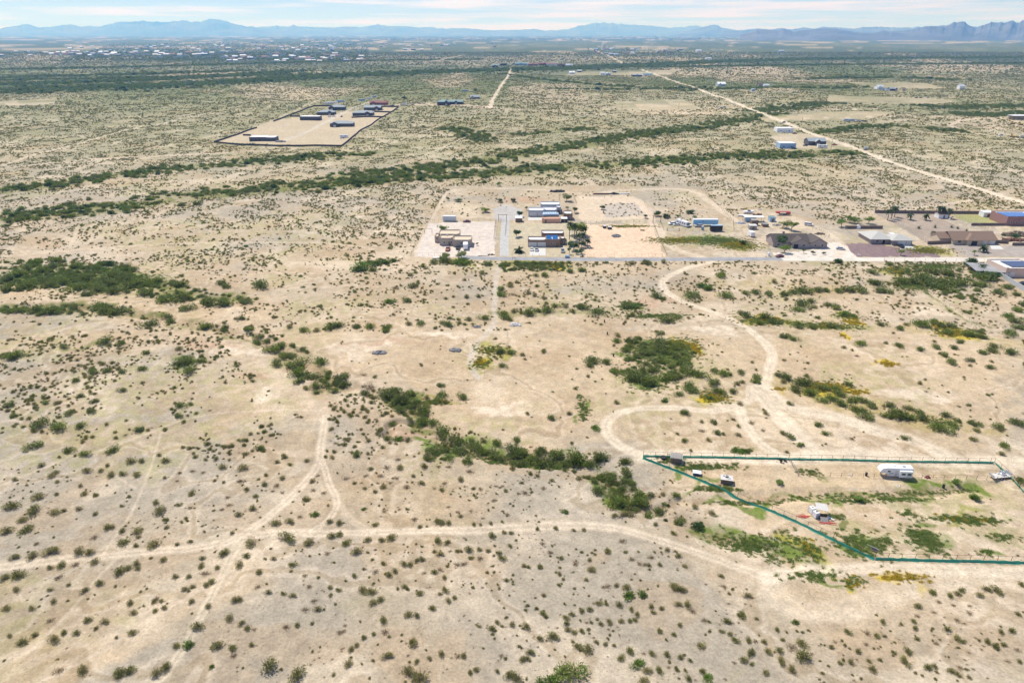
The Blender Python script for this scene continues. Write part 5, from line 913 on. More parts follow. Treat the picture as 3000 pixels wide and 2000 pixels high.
h5, _ = adobe('patio_building', 'long low salmon building with an orange-pink roof edge in front of the grey house', [(1588,1642,653,4,2.7)], 'salmon', 'salmon', [('door',0,.2,1,0,2.0)], rise=.2, cat='outbuilding')
p = at(1614, 642); a = thing('patio_cover', 'pale blue ribbed patio cover behind the salmon building', 'patio cover', p)
MB().prism([(-5.3,2.3),(5.3,2.3),(5.0,3.0),(3.5,3.3),(-3.5,3.3),(-5.0,3.0)], 0, 5.5).build('cover', 'blue_grey', a); b = MB(); [b.box(-4.6+i*1.5,-4.4+i*1.5,.0,5.5,3.3,3.36) for i in range(6)]; b.build('rib','white_paint',a)
for x in (-5.1, 5.1): MB().box(x-.1,x+.1,.1,.3,-.1,2.3).build('post','white_paint',a)
a = shed('garden_shed', 1520, 651, 4.2, 4.5, 2.5, 'wood', 'white_roof', 'brown shed with a white roof beside the lane gate', 0)
a = shed('utility_shed', 1653, 652, 3.6, 3.6, 2.3, 'black', 'white_roof', 'dark shed with a white roof at the right end of the salmon building', 0)
# cars and trailers by the houses
vehicle('pickup', 1312, 733, 265, 'orange_rust', 'rusty orange pickup parked before the beige adobe house')
vehicle('pickup', 1342, 729, 268, 'black', 'black pickup between the rusty pickup and the white horse trailer')
box_trailer('horse_trailer', 1364, 729, 272, 6.5, 2.5, .5, 3.1, 'white_paint', 'tall white box trailer parked before the beige adobe house', axles=(-1.2,-.2), win=((1,.8,2,.5),), nose=True)
box_trailer('storage_container', 1317, 648, -4, 8.2, 2.5, .5, 3.4, 'container', 'ribbed grey cargo box on blocks at the back of the gravel yard', 'container', axles=(-2.5,-1.6), ribs=16, roofcol='white_paint')
vehicle('sedan', 1368, 651, 178, 'darkred', 'dark maroon car at the back of the gravel yard')
vehicle('sedan', 1558, 733, 268, 'white_paint', 'white car on the concrete apron, left of the other car', group='cars on the concrete apron')
vehicle('sedan', 1572, 734, 268, 'silver', 'silver-green car on the concrete apron, right of the white car', group='cars on the concrete apron')
vehicle('pickup', 1648, 737, 88, 'white_paint', 'white pickup on the gravel right of the concrete apron')
p = at(1255, 684); a = thing('swing_frame', 'empty metal swing frame left of the beige adobe house', 'swing frame', p); MB().cyl((-2.2,0,3),(2.2,0,3),.06).build('beam','rust',a)
for x in (-2.2, 2.2): MB().cyl((x,-1,-.1),(x,0,3),.05).cyl((x,1,-.1),(x,0,3),.05).build('leg','rust',a)
def gatearch(px0, px1, py, h, label):
    A = at(px0, py); B = at(px1, py); w = B.x - A.x; a = thing('gate_arch', label, 'gate', A)
    for x in (0, w): MB().cyl((x,0,-.2),(x,0,h),.14).build('post','rust',a)
    MB().cyl((-.5,0,h-.1),(w+.5,0,h-.1),.12).build('beam','rust',a); g = MB(); [g.box(.2,w-.2,-.03,.03,z,z+.06) for z in (.3,.7,1.1,1.4)]; g.build('gate_leaf','steel',a)
gatearch(1461, 1484, 648, 4.2, 'tall rusty gate frame across the top of the gravel drive'); gatearch(1913, 1935, 652, 4.4, 'tall rusty gate frame at the top right of the sand arena')
p = at(1972, 677); a = thing('ranch_gate', 'low ornamental gate with four round hoops beside the trailer yard', 'gate', p)
for x in (-3.6, 3.6): MB().box(x-.12,x+.12,-.12,.12,-.1,1.9).build('post','wood',a)
g = MB(); [g.box(-3.6,3.6,-.03,.03,z,z+.1) for z in (.2,1.6)]
for k in range(4):
    cx = -2.7 + 1.8*k
    for i in range(12): q0, q1 = i*math.pi/6, (i+1)*math.pi/6; g.cyl((cx+.6*math.cos(q0),0,.95+.6*math.sin(q0)),(cx+.6*math.cos(q1),0,.95+.6*math.sin(q1)),.06,n=5)
g.build('gate_leaf','white_paint',a)
# fences round the compound
fence('wire_fence', S((1202,752),(1250,667),(1308,548)), 'rusty post fence down the left side of the compound', h=1.7, step=5, rails=(.95,.5))
fence('wire_fence', S((1308,545),(1500,543),(1750,543),(2040,545)), 'long thin post fence along the back of the compound', h=1.7, step=6, rails=(.95,), post=.06)
fence('wire_fence', S((2040,545),(2090,590),(2148,650),(2150,677)), 'post fence down the right side of the compound by the trailer yard', h=1.7, step=4, rails=(.95,.5))
fence('wire_fence', S((1205,750),(1290,749),(1300,749)), 'short wire fence at the bottom left corner of the gravel yard', h=1.5, step=3, rails=(.95,))
fence('wire_fence', S((1252,648),(1350,647),(1455,648)), 'post fence across the back of the pale gravel yard', h=1.6, step=3.5, rails=(.95,.5))
fence('wire_fence', S((1452,650),(1449,680),(1447,698)), 'brown fence on the left edge of the gravel drive', h=1.6, step=2.5, rails=(.95,.6,.3), pm='wood', rm='wood')
fence('wire_fence', S((1484,649),(1480,691)), 'brown fence on the right edge of the gravel drive', h=1.6, step=2.5, rails=(.95,.6,.3), pm='wood', rm='wood')
fence('wire_fence', S((1385,698),(1447,700)), 'pale pipe fence between the beige house and the gravel drive', h=1.4, step=4, rails=(.95,.5), pm='greywood', rm='greywood')
fence('wire_fence', S((1500,750),(1600,752),(1700,752),(1940,751)), 'thin wire fence along the lane before the solar house and arena', h=1.4, step=3.5, rails=(.95,))
fence('wire_fence', S((1712,652),(1800,652),(1910,652)), 'post fence across the top of the sand arena', h=1.5, step=4, rails=(.95,.5))
fence('wire_fence', S((1912,652),(1935,710),(1954,750)), 'weedy post fence down the right side of the sand arena', h=1.5, step=4, rails=(.95,.5))
fence('wire_fence', S((1935,650),(1945,677),(1955,677)), 'short fence left of the hooped gate', h=1.5, step=3, rails=(.95,.5)); fence('wire_fence', S((1988,677),(2070,679),(2150,679)), 'wire fence along the front of the trailer yard', h=1.5, step=4, rails=(.95,.5))
fence('wire_fence', S((1955,646),(2030,644),(2130,644),(2148,650)), 'wire fence behind the parked trailers', h=1.5, step=5, rails=(.95,))
fence('wire_fence', S((1313,742),(1300,749)), 'stub of wire fence by the parked rusty pickup', h=1.4, step=2, rails=(.95,))
fence('wire_fence', S((2590,763),(2800,766),(3020,767)), 'wire fence along the near side of the lane on the right', h=1.5, step=5, rails=(.95,.5))
fence('wire_fence', S((2590,764),(2690,828),(2800,905),(2862,948)), 'rusty wire fence running diagonally past the green brush', h=1.4, step=5, rails=(.95,.5))
fence('wire_fence', S((2862,948),(2900,949),(2990,948)), 'low rusty fence turning right at the bottom corner', h=1.4, step=5, rails=(.95,.5))
# trees and shrubs of the yards
T_ = [(1298,680,7.5,5.0,'p','bright green tree standing behind the beige adobe house','palo_verde_tree'),(1351,757,7,4.6,'m','pale grey-green tree on the near side of the lane, below the white box trailer','mesquite_tree'),(1308,757,6,3.6,'m','spreading grey tree by the lane, below the rusty pickup','mesquite_tree'),
 (1522,636,5.5,4.6,'t','round green tree on the grey gravel left of the grey house','shade_tree'),(1542,616,2.6,2.6,'t','small dark round tree at the back corner of the grey house','shade_tree'),(1514,694,6,5,'t','dense dark green tree on the left of the solar house yard','shade_tree'),(1660,590,9,6,'m','broad tree inside the small pen behind the grey house','mesquite_tree'),
 (1684,624,5,4.5,'t','dark green tree right of the brown annex','shade_tree'),(1662,614,3,2.4,'g','low bright bush tree inside the fenced pen','shade_tree'),(1688,690,13,9,'m','large grey-green tree behind the palms, right of the solar house','mesquite_tree'),(1680,735,6.5,5,'t','leafy green tree in front of the palms','shade_tree'),
 (1703,726,5,4,'t','rightmost leafy tree of the palm garden','shade_tree'),(1668,745,2.6,3.6,'t','narrow green tree by the lane, left one of three','shade_tree'),(1689,744,3.4,3,'t','small round green tree by the lane, middle one of three','shade_tree'),(1704,744,3.8,3,'t','small round green tree by the lane, right one of three','shade_tree'),(1672,722,5,3.4,'t','bushy tree behind the small ones by the lane','shade_tree'),
 (1645,706,3,2,'t','small bush tree at the side door of the solar house','shade_tree'),(1313,587,3.2,2.6,'t','dark round bush beside the back left corner of the compound','shade_tree'),(1342,591,6,2.2,'t','long dark bush group near the back left of the compound','shade_tree'),(1462,592,6,2.8,'t','olive bush group above the grey gravel circle, left','shade_tree'),(1503,591,5,3,'t','dark bush above the grey gravel circle, right','shade_tree'),(1462,546,5,3.6,'p','olive-green tree on the back fence line','palo_verde_tree'),
 (1420,622,8,3.6,'m','grey-green tree group on the left of the grey gravel circle','mesquite_tree'),(1398,719,1.8,1.8,'t','tiny round green bush right of the white box trailer','shade_tree'),
 (1890,639,4,3,'t','round dark bush below the enclosed scrub patch','shade_tree'),(1927,634,5.5,3.6,'t','dark green bush just right of the tall gate frame','shade_tree'),(1950,638,6,3,'t','wide bush behind the trailer yard, left','shade_tree'),(1985,640,4,3,'m','grey bush behind the trailer yard, middle','mesquite_tree'),(2022,626,6,3,'t','wide bush behind the long blue-white trailer','shade_tree'),(2035,640,3.4,2.2,'m','small bush hugging the back of the long trailer','mesquite_tree'),(1763,614,4.5,3,'t','bush at the left of the enclosed scrub patch','shade_tree'),
 (2172,716,4.2,2.6,'t','round green bush on the weedy lot','shade_tree'),(2293,668,8,5,'p','bright green tree left of the dark gabled house, at the back','palo_verde_tree'),(2318,676,8,6.5,'m','thin grey-green tree behind the dark gabled house','mesquite_tree'),(2288,720,8.5,7,'t','dense bright green tree against the front of the dark gabled house','shade_tree'),(2297,742,7,5,'p','umbrella-shaped lime green tree by the lane','palo_verde_tree'),
 (2464,666,7,5.5,'p','lime green tree, leftmost of the four behind the pale hipped house','palo_verde_tree'),(2481,651,5,4.6,'p','thin lime tree, second from the left behind the pale hipped house','palo_verde_tree'),(2504,654,9,4.6,'p','wide lime green tree, third from the left behind the pale hipped house','palo_verde_tree'),(2544,656,7,5,'p','light green tree, rightmost of the four behind the pale hipped house','palo_verde_tree'),
 (2354,741,2.6,2.4,'m','grey round shrub in the front island, leftmost','shrub_tree'),(2381,745,2.6,2.2,'t','dark green shrub in the front island, middle','shrub_tree'),(2413,745,2.2,1.6,'t','dark green shrub in the front island, rightmost','shrub_tree'),(2638,748,3.6,3.4,'p','thin young tree between the two maroon gravel beds','palo_verde_tree'),(2455,770,4,2.6,'t','dark bush on the near side of the lane below the white car','shade_tree'),
 (2845,775,6,4,'t','dark green tree at the lane where the pale fence begins','shade_tree'),(2870,790,6,3.6,'t','dark green tree at the top end of the pale metal fence','shade_tree'),(2890,815,11,4,'t','wide green tree beside the pale metal fence','shade_tree'),(2736,690,3.6,3,'t','green bush at the left end of the brown hipped house','shade_tree'),(2935,697,3,2.6,'t','round green bush by the junk pile at the right edge','shade_tree'),(2977,699,5,3,'t','dark green bush among the junk at the right edge','shade_tree'),(2853,748,3,3,'p','thin green shrub in the right front yard','shrub_tree')]
for x, y, w_, h_, k, lb, nm in T_: tree(x, y, w_, h_, {'g': 'p'}.get(k, k), lb, nm)
palm(1520, 739, 1.6, 3.6, 'squat wide date palm on the lawn left of the solar house', 'date_palm', 46, stub=True)
for x, y, h_, lb in ((1668,702,9.5,'tallest fan palm with a bare trunk, leftmost beside the solar house'),(1683,698,8,'second fan palm from the left beside the solar house'),(1710,692,5,'fan palm at the back right of the garden'),(1708,716,6,'dark fan palm on the right edge of the garden'),(1720,724,4,'low spreading fan palm, rightmost in the garden'),(1697,712,5,'fan palm in the middle of the garden')): palm(x, y, h_, 2.4, lb)
for x, y, h_, lb in ((2600,645,6,'tall thin palm, leftmost by the back block wall'),(2611,641,7,'palm second from the left by the back block wall'),(2620,636,6,'palm third from the left by the back block wall'),(2665,644,3.4,'squat palm in the brown yard, left of another squat palm'),(2712,645,3.4,'squat palm in the middle of the brown yard'),(2747,637,6.5,'fan palm left of the small white-walled shed'),(2757,636,6,'fan palm touching the small white-walled shed'),(2778,640,5.5,'fan palm right of the small white-walled shed'),(2879,738,2.6,'date palm on the front gravel of the brown hipped house')): palm(x, y, h_, 2.6 if h_ > 3 else 3.2, lb, 'date_palm')
def yucca(px, py, s, label):
    p = at(px, py); f = MB()
    for i in range(60):
        a = random.uniform(0, 6.28); e = random.uniform(.1, 1.4); d = Vector((math.cos(a)*math.cos(e), math.sin(a)*math.cos(e), math.sin(e))) * s * random.uniform(.7, 1.1); w_ = Vector((-math.sin(a), math.cos(a), 0)) * .1
        f.add([Vector((0,0,.1))-w_, Vector((0,0,.1))+w_, d], [(0,1,2)])
    o = f.build('desert_spoon', 'palmleaf', None, p); tag(o, label, 'agave')
for x, y, s, lb in ((2692,670,2.6,'spiky green agave, leftmost in the brown yard'),(2739,667,2.4,'spiky agave in the middle row of the brown yard'),(2787,667,2.2,'spiky agave, third of the row in the brown yard'),(2805,670,1.9,'spiky agave, fourth of the row in the brown yard'),(2831,678,2.2,'dark spiky agave just behind the brown hipped roof'),(2733,690,2.2,'spiky agave at the back corner of the brown hipped house')): yucca(x, y, s, lb)
# arena things
heap('rubble_heap', 'dark stone heap in the middle of the sand arena', 'heap', (1804, 692), 'stone', 2.6, 1.3, 21, 60); heap('brush_heap', 'low brown brush heap at the right side of the arena', 'heap', (1882, 675), 'wood', 1.4, .7, 22, 24)
for i, (x, y, w_, lb) in enumerate(((1771,668,1.8,'white-topped cart, left one of two in the arena'),(1786,671,2.4,'larger white cart, right one of two in the arena'))):
    p = at(x, y); a = thing('utility_cart', lb, 'cart', p, R(-90)); MB().box(-1.2,1.2,-w_/2,w_/2,.4,.8).build('body','black',a); MB().box(-1.0,.9,-w_/2+.1,w_/2-.1,1.5,1.6).build('roof','white_paint',a); [MB().box(sx_-.04,sx_+.04,sy-.04,sy+.04,.8,1.5).build('post','black',a) for sx_ in (-.9,.8) for sy in (-w_/2+.15,w_/2-.15)]; wheels(a,(-.8,.8),w_/2,.25,.15)
p = at(1760, 570); a = thing('scrap_rail', 'rusty beam pile at the back of the compound', 'scrap', p); MB().box(-6,6,-.4,.4,.1,.6).box(-5,6,-.1,.9,.6,.9).build('beam','rust',a)
heap('tyre_heap', 'dark heap at the back of the compound between the beams and white boards', 'heap', (1799, 569), 'black', 3.5, 1.2, 23, 36, .4); p = at(1827, 568); a = thing('white_boards', 'flat white boards at the back of the compound', 'boards', p); MB().box(-5,5,-1,1,.1,.3).box(-3,4,-.5,1.2,.3,.5).build('board','offwhite',a)
heap('junk_pile', 'long dark junk pile behind the compound trees', 'junk', (1632, 562), 'black', 5, 1.4, 24, 40, .3)
fence('wire_fence', S((1638,592),(1640,575),(1680,575),(1690,600)), 'post and rail pen around the broad tree', h=2, step=3, rails=(.95,.5), pm='wood', rm='wood')
# trailer yard
p = at(2065, 661); a = thing('semi_trailer', 'long blue and white box semi trailer in the fenced yard', 'trailer', p, R(0)); MB().box(-7.6,7.6,-1.3,1.3,1.15,4.0).build('body','sky_blue',a); MB().box(-7.65,7.65,-1.33,1.33,4.0,4.12).build('roof','white_paint',a); MB().box(-7.72,-7.6,-1.2,1.2,1.3,3.9).build('door','white_paint',a); MB().box(-2.5,-1.3,-1.34,-1.3,3.0,3.3).build('emblem','darkred',a); wheels(a,(5.2,6.3),1.05,.48,.4); MB().box(-5.0,-4.8,-.8,-.6,0,1.15).box(-5.0,-4.8,.6,.8,0,1.15).build('landing_gear','steel',a)
p = at(1999, 661); a = thing('motorhome', 'long white motorhome nose-on in the fenced yard', 'motorhome', p, R(-62)); MB().prism([(-5,.5),(5,.5),(5.1,1.4),(4.9,2.0),(4.6,3.2),(-5,3.3)],-1.25,1.25).build('body','white_paint',a); b = MB(); [b.box(x,x+1.1,s*1.26-.02,s*1.26+.02,1.7,2.4) for x in (-3.6,-1.4,.8,2.6) for s in (-1,1)]; b.build('window','glass',a); MB().box(4.85,5.08,-1.05,1.05,1.5,2.5).build('windscreen','glass',a); wheels(a,(-2.8,3.4),1.1,.45,.3); MB().box(-2,-1,-.4,.4,3.3,3.55).build('roof_unit','silver',a)
vehicle('suv', 1968, 658, 200, 'white_paint', 'white car with open tail, leftmost in the trailer yard'); vehicle('sedan', 1982, 660, 185, 'white_paint', 'white sedan just left of the motorhome'); vehicle('pickup', 2017, 662, 285, 'white_paint', 'white pickup just right of the motorhome'); vehicle('suv', 2046, 665, 178, 'silver', 'silver-white car in front of the long blue trailer')
box_trailer('cargo_trailer', 2097, 677, 0, 7, 2.6, .6, 3.6, 'black', 'big black enclosed trailer with a pale roof', roofcol='blue_grey', axles=(-.5,.6))
p = at(2058, 674); a = thing('portable_toilet', 'dark blue portable toilet left of the black trailer', 'portable toilet', p); MB().box(-.6,.6,-.6,.6,0,2.2).build('cabin','deepblue',a); MB().box(-.65,.65,-.65,.65,2.2,2.4,.15,.15).build('roof','white_paint',a); MB().box(-.4,.4,-.64,-.59,.1,2.0).build('door','blue_grey',a)
# scrapyard behind the weedy lot
p = at(2192, 625); a = thing('motor_boat', 'white motor boat on the sand behind the shade canopy', 'boat', p, R(5)); MB().add([(-3.4,-1,.4),(2.2,-1,.4),(3.9,0,.9),(2.2,1,.4),(-3.4,1,.4),(-3.5,-1.2,1.5),(2.2,-1.2,1.6),(4.3,0,1.9),(2.2,1.2,1.6),(-3.5,1.2,1.5)],[(4,3,2,1,0),(5,6,7,8,9),(0,1,6,5),(1,2,7,6),(2,3,8,7),(3,4,9,8),(4,0,5,9)]).build('hull','white_paint',a); MB().prism([(-.6,1.5),(1.6,1.5),(.9,2.2),(-.4,2.2)],-.8,.8,.2).build('windscreen','glass',a); wheels(a,(-1,),1.0,.33)
p = at(2208, 650); a = thing('shade_canopy', 'long white flat canopy with a blue-grey shed beneath', 'canopy', p, R(-2)); MB().box(-6,6,-1,4,3.0,3.15).build('roof','white_paint',a); [MB().box(x-.08,x+.08,y-.08,y+.08,-.1,3.0).build('post','steel',a) for x in (-5.8,5.8) for y in (-.8,3.8)]; MB().box(-5,1.5,.5,3.5,0,2.6).build('enclosure','blue_grey',a)
p = at(2175, 634); a = thing('aluminium_boat', 'long narrow white boat hull left of the shade canopy', 'boat', p, R(-12)); MB().add([(-3,-.6,.3),(2,-.6,.3),(3.4,0,.6),(2,.6,.3),(-3,.6,.3),(-3,-.9,1),(2,-.9,1),(3.8,0,1.2),(2,.9,1),(-3,.9,1)],[(4,3,2,1,0),(0,1,6,5),(1,2,7,6),(2,3,8,7),(3,4,9,8),(4,0,5,9),(5,6,7,8,9)]).build('hull','white_paint',a)
for x, y, w_, d_, h_, wm, rm, lb in ((2211,661,4,3,3.2,'wood','greywood','tall dark brown shed in the scrapyard'),(2206,673,4.4,3,2.4,'greywood','concrete','grey shed in front of the tall brown shed'),(2263,650,3.4,4,2.6,'blue_grey','teal_roof','blue-grey shed with a dark front by the lime trees'),(2243,665,3.5,3,1.6,'wood','stone','low dark hutch between sheds in the scrapyard')): shed('scrapyard_shed', x, y, w_, d_, h_, wm, rm, lb)
heap('scrap_heap', 'pale scrap heap and parts left of the brown shed', 'scrap', (2170, 655), 'silver', 3.2, 1, 25, 36, .4); heap('scrap_heap', 'brown scrap heap behind the shade canopy', 'scrap', (2220, 630), 'rust', 3, 1.2, 26, 30, .4); heap('scrap_heap', 'grey rock and brush heap right of the low hutch', 'scrap', (2275, 660), 'greywood', 2.6, 1, 27, 30, .5); heap('scrap_heap', 'small pale scrap pile far behind the boat', 'scrap', (2227, 614), 'offwhite', 1.8, .8, 28, 18, .4)
p = at(2293, 630); a = thing('stock_trailer', 'long red open-sided stock trailer on the sand', 'trailer', p); MB().box(-4.6,4.6,-1.3,1.3,2.1,2.3).build('roof','red_paint',a); MB().box(-4.5,-2.5,-1.2,1.2,1.3,2.1).box(2.5,4.5,-1.2,1.2,.6,2.1).build('body','red_paint',a); MB().box(-2.5,2.5,-1.15,1.15,.6,.8).build('deck','black',a); b = MB(); [b.box(x-.04,x+.04,-1.2,-1.12,.8,2.1) for x in (-2.4,-1.2,0,1.2,2.4)]; b.build('bar','darkred',a); wheels(a,(1,1.9),1.2,.36)
box_trailer('travel_trailer', 2200, 692, 95, 5.2, 2.4, .5, 2.9, 'white_paint', 'small white camper trailer at the right end of the weedy lot', axles=(0,), nose=True, win=((1,.8,1.6,.6),(-1,.9,1.6,.6)))
vehicle('van', 2369, 661, -28, 'white_paint', 'white van on the dirt drive behind the dark gabled house'); vehicle('sedan', 2462, 731, -25, 'silver', 'silver-white car on the pale driveway of the dark gabled house')
# the gabled and hipped houses
def lx(root, px, py): q = at(px, py); return q.x - root.location.x, q.y - root.location.y
p = at(2340, 725); h6 = thing('gabled_house', 'mauve house with dark brown gabled roofs and a tree in front', 'house', p)
x0, _ = lx(h6, 2262, 722); x1, _ = lx(h6, 2366, 722); gable(h6, x0, x1, 1.2, 12.5, 3.0, 2.9, 'x', 'mauve_stucco', 'dark_shingle')
xa, _ = lx(h6, 2318, 726); xb, _ = lx(h6, 2369, 726); gable(h6, xa, xb, -1.2, 7, 3.05, 2.2, 'y', 'mauve_stucco', 'dark_shingle', .55)
xc, _ = lx(h6, 2369.6, 726); xd, _ = lx(h6, 2421, 726); gable(h6, xc, xd, -1.0, 10.5, 2.7, 2.4, 'y', 'mauve_stucco', 'dark_shingle', .6)
for x, w_ in ((xa + 6.4, 1.6), (xc + 3.2, 1.3), (xc + 7.0, 1.3)): opening(h6, 'window', x, -1.2 if x < xb else -1.0, .9, w_, 1.2)
opening(h6, 'door', xa + 2.2, -1.2, 0, 2.6, 2.3, glass='black', frame='offwhite'); MB().box(x0+7, x0+8, 7.5, 8.5, 4.6, 7.0).build('chimney', 'mauve_stucco', h6)
opening(h6, 'window', x0 + 3, 1.2, .9, 1.5, 1.2)
p = at(2600, 714); h7 = thing('hipped_house', 'house with a pale grey hipped roof behind the maroon gravel yard', 'house', p)
x0, _ = lx(h7, 2545, 711); x1, _ = lx(h7, 2608, 711); hip(h7, x0, x1, 0, 15, 2.8, 2.4, 'mauve_stucco', 'pale_shingle', .9); x2, _ = lx(h7, 2612, 718); x3, _ = lx(h7, 2670, 718); hip(h7, x2, x3, -2.8, 8, 2.9, 2.2, 'mauve_stucco', 'pale_shingle', .8)
opening(h7, 'door', x0 + 7.2, 0, 0, 1.6, 2.3, glass='black'); opening(h7, 'window', x0 + 3.5, 0, .9, 1.6, 1.2); opening(h7, 'garage_door', x2 + 5.2, -2.8, 0, 4.8, 2.4, glass='offwhite', frame='mauve_stucco'); opening(h7, 'garage_door', x3 - 1.8, -2.8, 0, 2.6, 2.4, glass='offwhite', frame='mauve_stucco')
MB().box(x0 + 15.5, x0 + 18, 9, 12, 3.0, 3.15).build('patio_cover', 'white_paint', h7)
vehicle('pickup', 2638, 724, 268, 'black', 'black pickup before the garage of the pale-roofed house')
p = at(2830, 716); h8 = thing('ranch_house', 'tan house with a long brown shingle roof and a broad gable', 'house', p)
x0, _ = lx(h8, 2790, 716); x1, _ = lx(h8, 2914, 716); gable(h8, x0, x1, 0, 12, 2.9, 3.0, 'x', 'tan_stucco', 'brown_shingle', .9); xa, _ = lx(h8, 2752, 712); gable(h8, xa, x0 - .05, 3, 12.5, 2.85, 2.2, 'x', 'tan_stucco', 'brown_shingle', .6)
hip(h8, x0 + 7, x0 + 15, -1.6, 8, 2.95, 2.6, 'tan_stucco', 'brown_shingle', .8)
opening(h8, 'window', x0 + 3.5, 0, .9, 2, 1.3); opening(h8, 'door', x0 + 11, -1.6, 0, 3.2, 2.3, glass='black', frame='tan_stucco'); opening(h8, 'garage_door', x0 + 18, 0, 0, 2.6, 2.3, glass='offwhite', frame='tan_stucco'); opening(h8, 'garage_door', x0 + 22, 0, 0, 2.6, 2.3, glass='offwhite', frame='tan_stucco')
h9, bx = adobe('adobe_house', 'purple-brown adobe house with a blue solar roof at the right edge', [(2946,3060,661,16,5.4)], 'purple_stucco', 'white_roof', [('window',0,.12,.9,1.4,1.2),('window',0,.25,.9,1.4,1.2),('window',0,.4,.9,1.4,1.2)])
x0 = bx[0][0]; s = MB(); s.box(x0+1.2, x0+17, 2.2, 12.5, 5.1, 5.35); s.build('solar_panel', 'solar_blue', h9)
a = shed('white_shed', 2895, 636, 6.5, 5, 2.9, 'white_paint', 'white_roof', 'plain white shed touching the purple-brown house'); a = gable_shed('garden_house', 2765, 640, 7, 5, 2.6, 'white_paint', 'brown_shingle', 'small white-walled shed with a brown roof among palms')
h10, bx = adobe('adobe_house', 'peach adobe house with dark solar panels at the right edge below the lane', [(2942,3040,812,15,4.6)], 'peach_stucco', 'white_roof', [('garage_door',0,.14,4.6,0,2.6),('window',0,.6,1,1.3,1.1)])
x0 = bx[0][0]; MB().box(x0+4.5, x0+16, 3, 12, 4.3, 4.5).build('solar_panel', 'solar_dark', h10)
p = at(2905, 806); a = thing('carport', 'flat dark grey carport left of the peach house', 'carport', p, R(-12)); MB().box(-8,7,-2,12,2.2,2.36).build('roof','asphalt',a); [MB().box(x-.1,x+.1,y-.1,y+.1,-.1,2.2).build('post','steel',a) for x in (-7.6,6.6) for y in (-1.6,11.5)]
def panel_fence(pts, h, label, m, name='panel_fence'):
    r = block_wall(pts, h, label, m, name); return r
panel_fence(SX((2882,785),(2940,818),(3040,876)), 2.2, 'tall pale grey metal fence slanting past the peach house', 'grey_metal_fence')
vehicle('suv', 2996, 835, 180, 'black', 'dark green car parked below the peach house at the right edge')
block_wall(S((2562,624),(2740,626),(2900,627)), 1.9, 'long dark block wall at the back of the brown palm yard', 'block_wall'); block_wall(S((2785,626),(2900,628)), 1.6, 'dark wall behind the green lawn left of the white shed', 'block_wall') if False else None
fence('chain_link_fence', S((2562,626),(2640,662),(2716,713)), 'chain link fence down the left of the brown palm yard', h=1.9, step=3, rails=(.98,.66,.33), pm='greywood', rm='greywood')
fence('chain_link_fence', S((2795,632),(2870,665),(2950,706)), 'chain link fence between the brown yard and the sandy lot', h=1.9, step=3, rails=(.98,.66,.33), pm='greywood', rm='greywood')
block_wall(S((2717,716),(2786,713)), 1.8, 'brown block wall left of the tan ranch house', 'block_wall'); block_wall(S((2916,712),(2954,714)), 1.8, 'brown block wall right of the tan ranch house', 'block_wall'); block_wall(S((2965,719),(3060,719)), 1.6, 'brown block wall at the right edge above the lane', 'block_wall'); block_wall(S((2845,661),(2945,661)), 1.6, 'brown block wall left of the purple-brown house', 'block_wall')
block_wall(S((2475,670),(2585,670)), 1.8, 'dark block wall behind the pale-roofed house', 'block_wall'); fence('chain_link_fence', S((2475,671),(2490,685),(2510,697)), 'short fence left of the pale-roofed house', h=1.7, step=2.5, rails=(.98,.5), pm='greywood', rm='greywood')
fence('chain_link_fence', S((2380,673),(2400,675),(2428,690),(2428,697),(2405,697)), 'dark pen fence right of the dark gabled house', h=1.6, step=2.5, rails=(.95,.6,.3), pm='wood', rm='wood'); heap('junk_pile', 'brown junk heap inside the pen right of the gabled house', 'junk', (2402, 686), 'wood', 3, .9, 31, 26, .5)
p = at(2513, 669); a = thing('satellite_dish', 'white dome cover behind the pale-roofed house', 'cover', p); MB().cyl((0,0,0),(0,0,1.4),1.7,1.5,n=14).cyl((0,0,1.4),(0,0,2.1),1.5,.5,n=14).build('dome','white_paint',a)
heap('junk_pile', 'long dark junk pile with a rusty tank at the right edge', 'junk', (2975, 690), 'wood', 7, 2, 32, 60, .35); heap('rock_ring', 'red-brown stone edging below the junk at the right edge', 'rocks', (2972, 705), 'rust', 6, .5, 33, 40, .3)
p = at(2785, 643); a = thing('playground_slide', 'small slide beside the garden shed', 'slide', p, R(200)); MB().add([(-1.5,-.4,1.8),(1.5,-.4,.1),(1.5,.4,.1),(-1.5,.4,1.8),(-1.5,-.4,1.9),(1.5,-.4,.2),(1.5,.4,.2),(-1.5,.4,1.9)],[(0,3,2,1),(4,5,6,7),(0,1,5,4),(1,2,6,5),(2,3,7,6),(3,0,4,7)]).build('chute','offwhite',a); MB().cyl((-1.5,-.4,0),(-1.5,-.4,1.8),.05).cyl((-1.5,.4,0),(-1.5,.4,1.8),.05).build('ladder','steel',a)
heap('white_rocks', 'small white rock group on the maroon gravel', 'rocks', (2517, 746), 'white_paint', .9, .8, 34, 9); vehicle('sedan', 2284, 753, 200, 'darkred', 'small red vehicle at the roadside by the umbrella tree') 
p = at(2252, 750); a = thing('water_tank', 'small white upright tank at the roadside', 'tank', p); MB().cyl((0,0,0),(0,0,1.9),.65,n=14).cyl((0,0,1.9),(0,0,2.2),.65,.2,n=14).build('tank','white_paint',a); MB().cyl((0,0,2.2),(0,0,2.3),.18).build('cap','black',a)
p = at(1662, 755); a = thing('propane_tank', 'grey-blue round tank at the lane edge by the green trees', 'tank', p); MB().cyl((-1.2,0,.8),(1.2,0,.8),.65,n=14).build('tank','blue_grey',a); [MB().box(x-.1,x+.1,-.4,.4,0,.3).build('foot','steel',a) for x in (-.8,.8)]
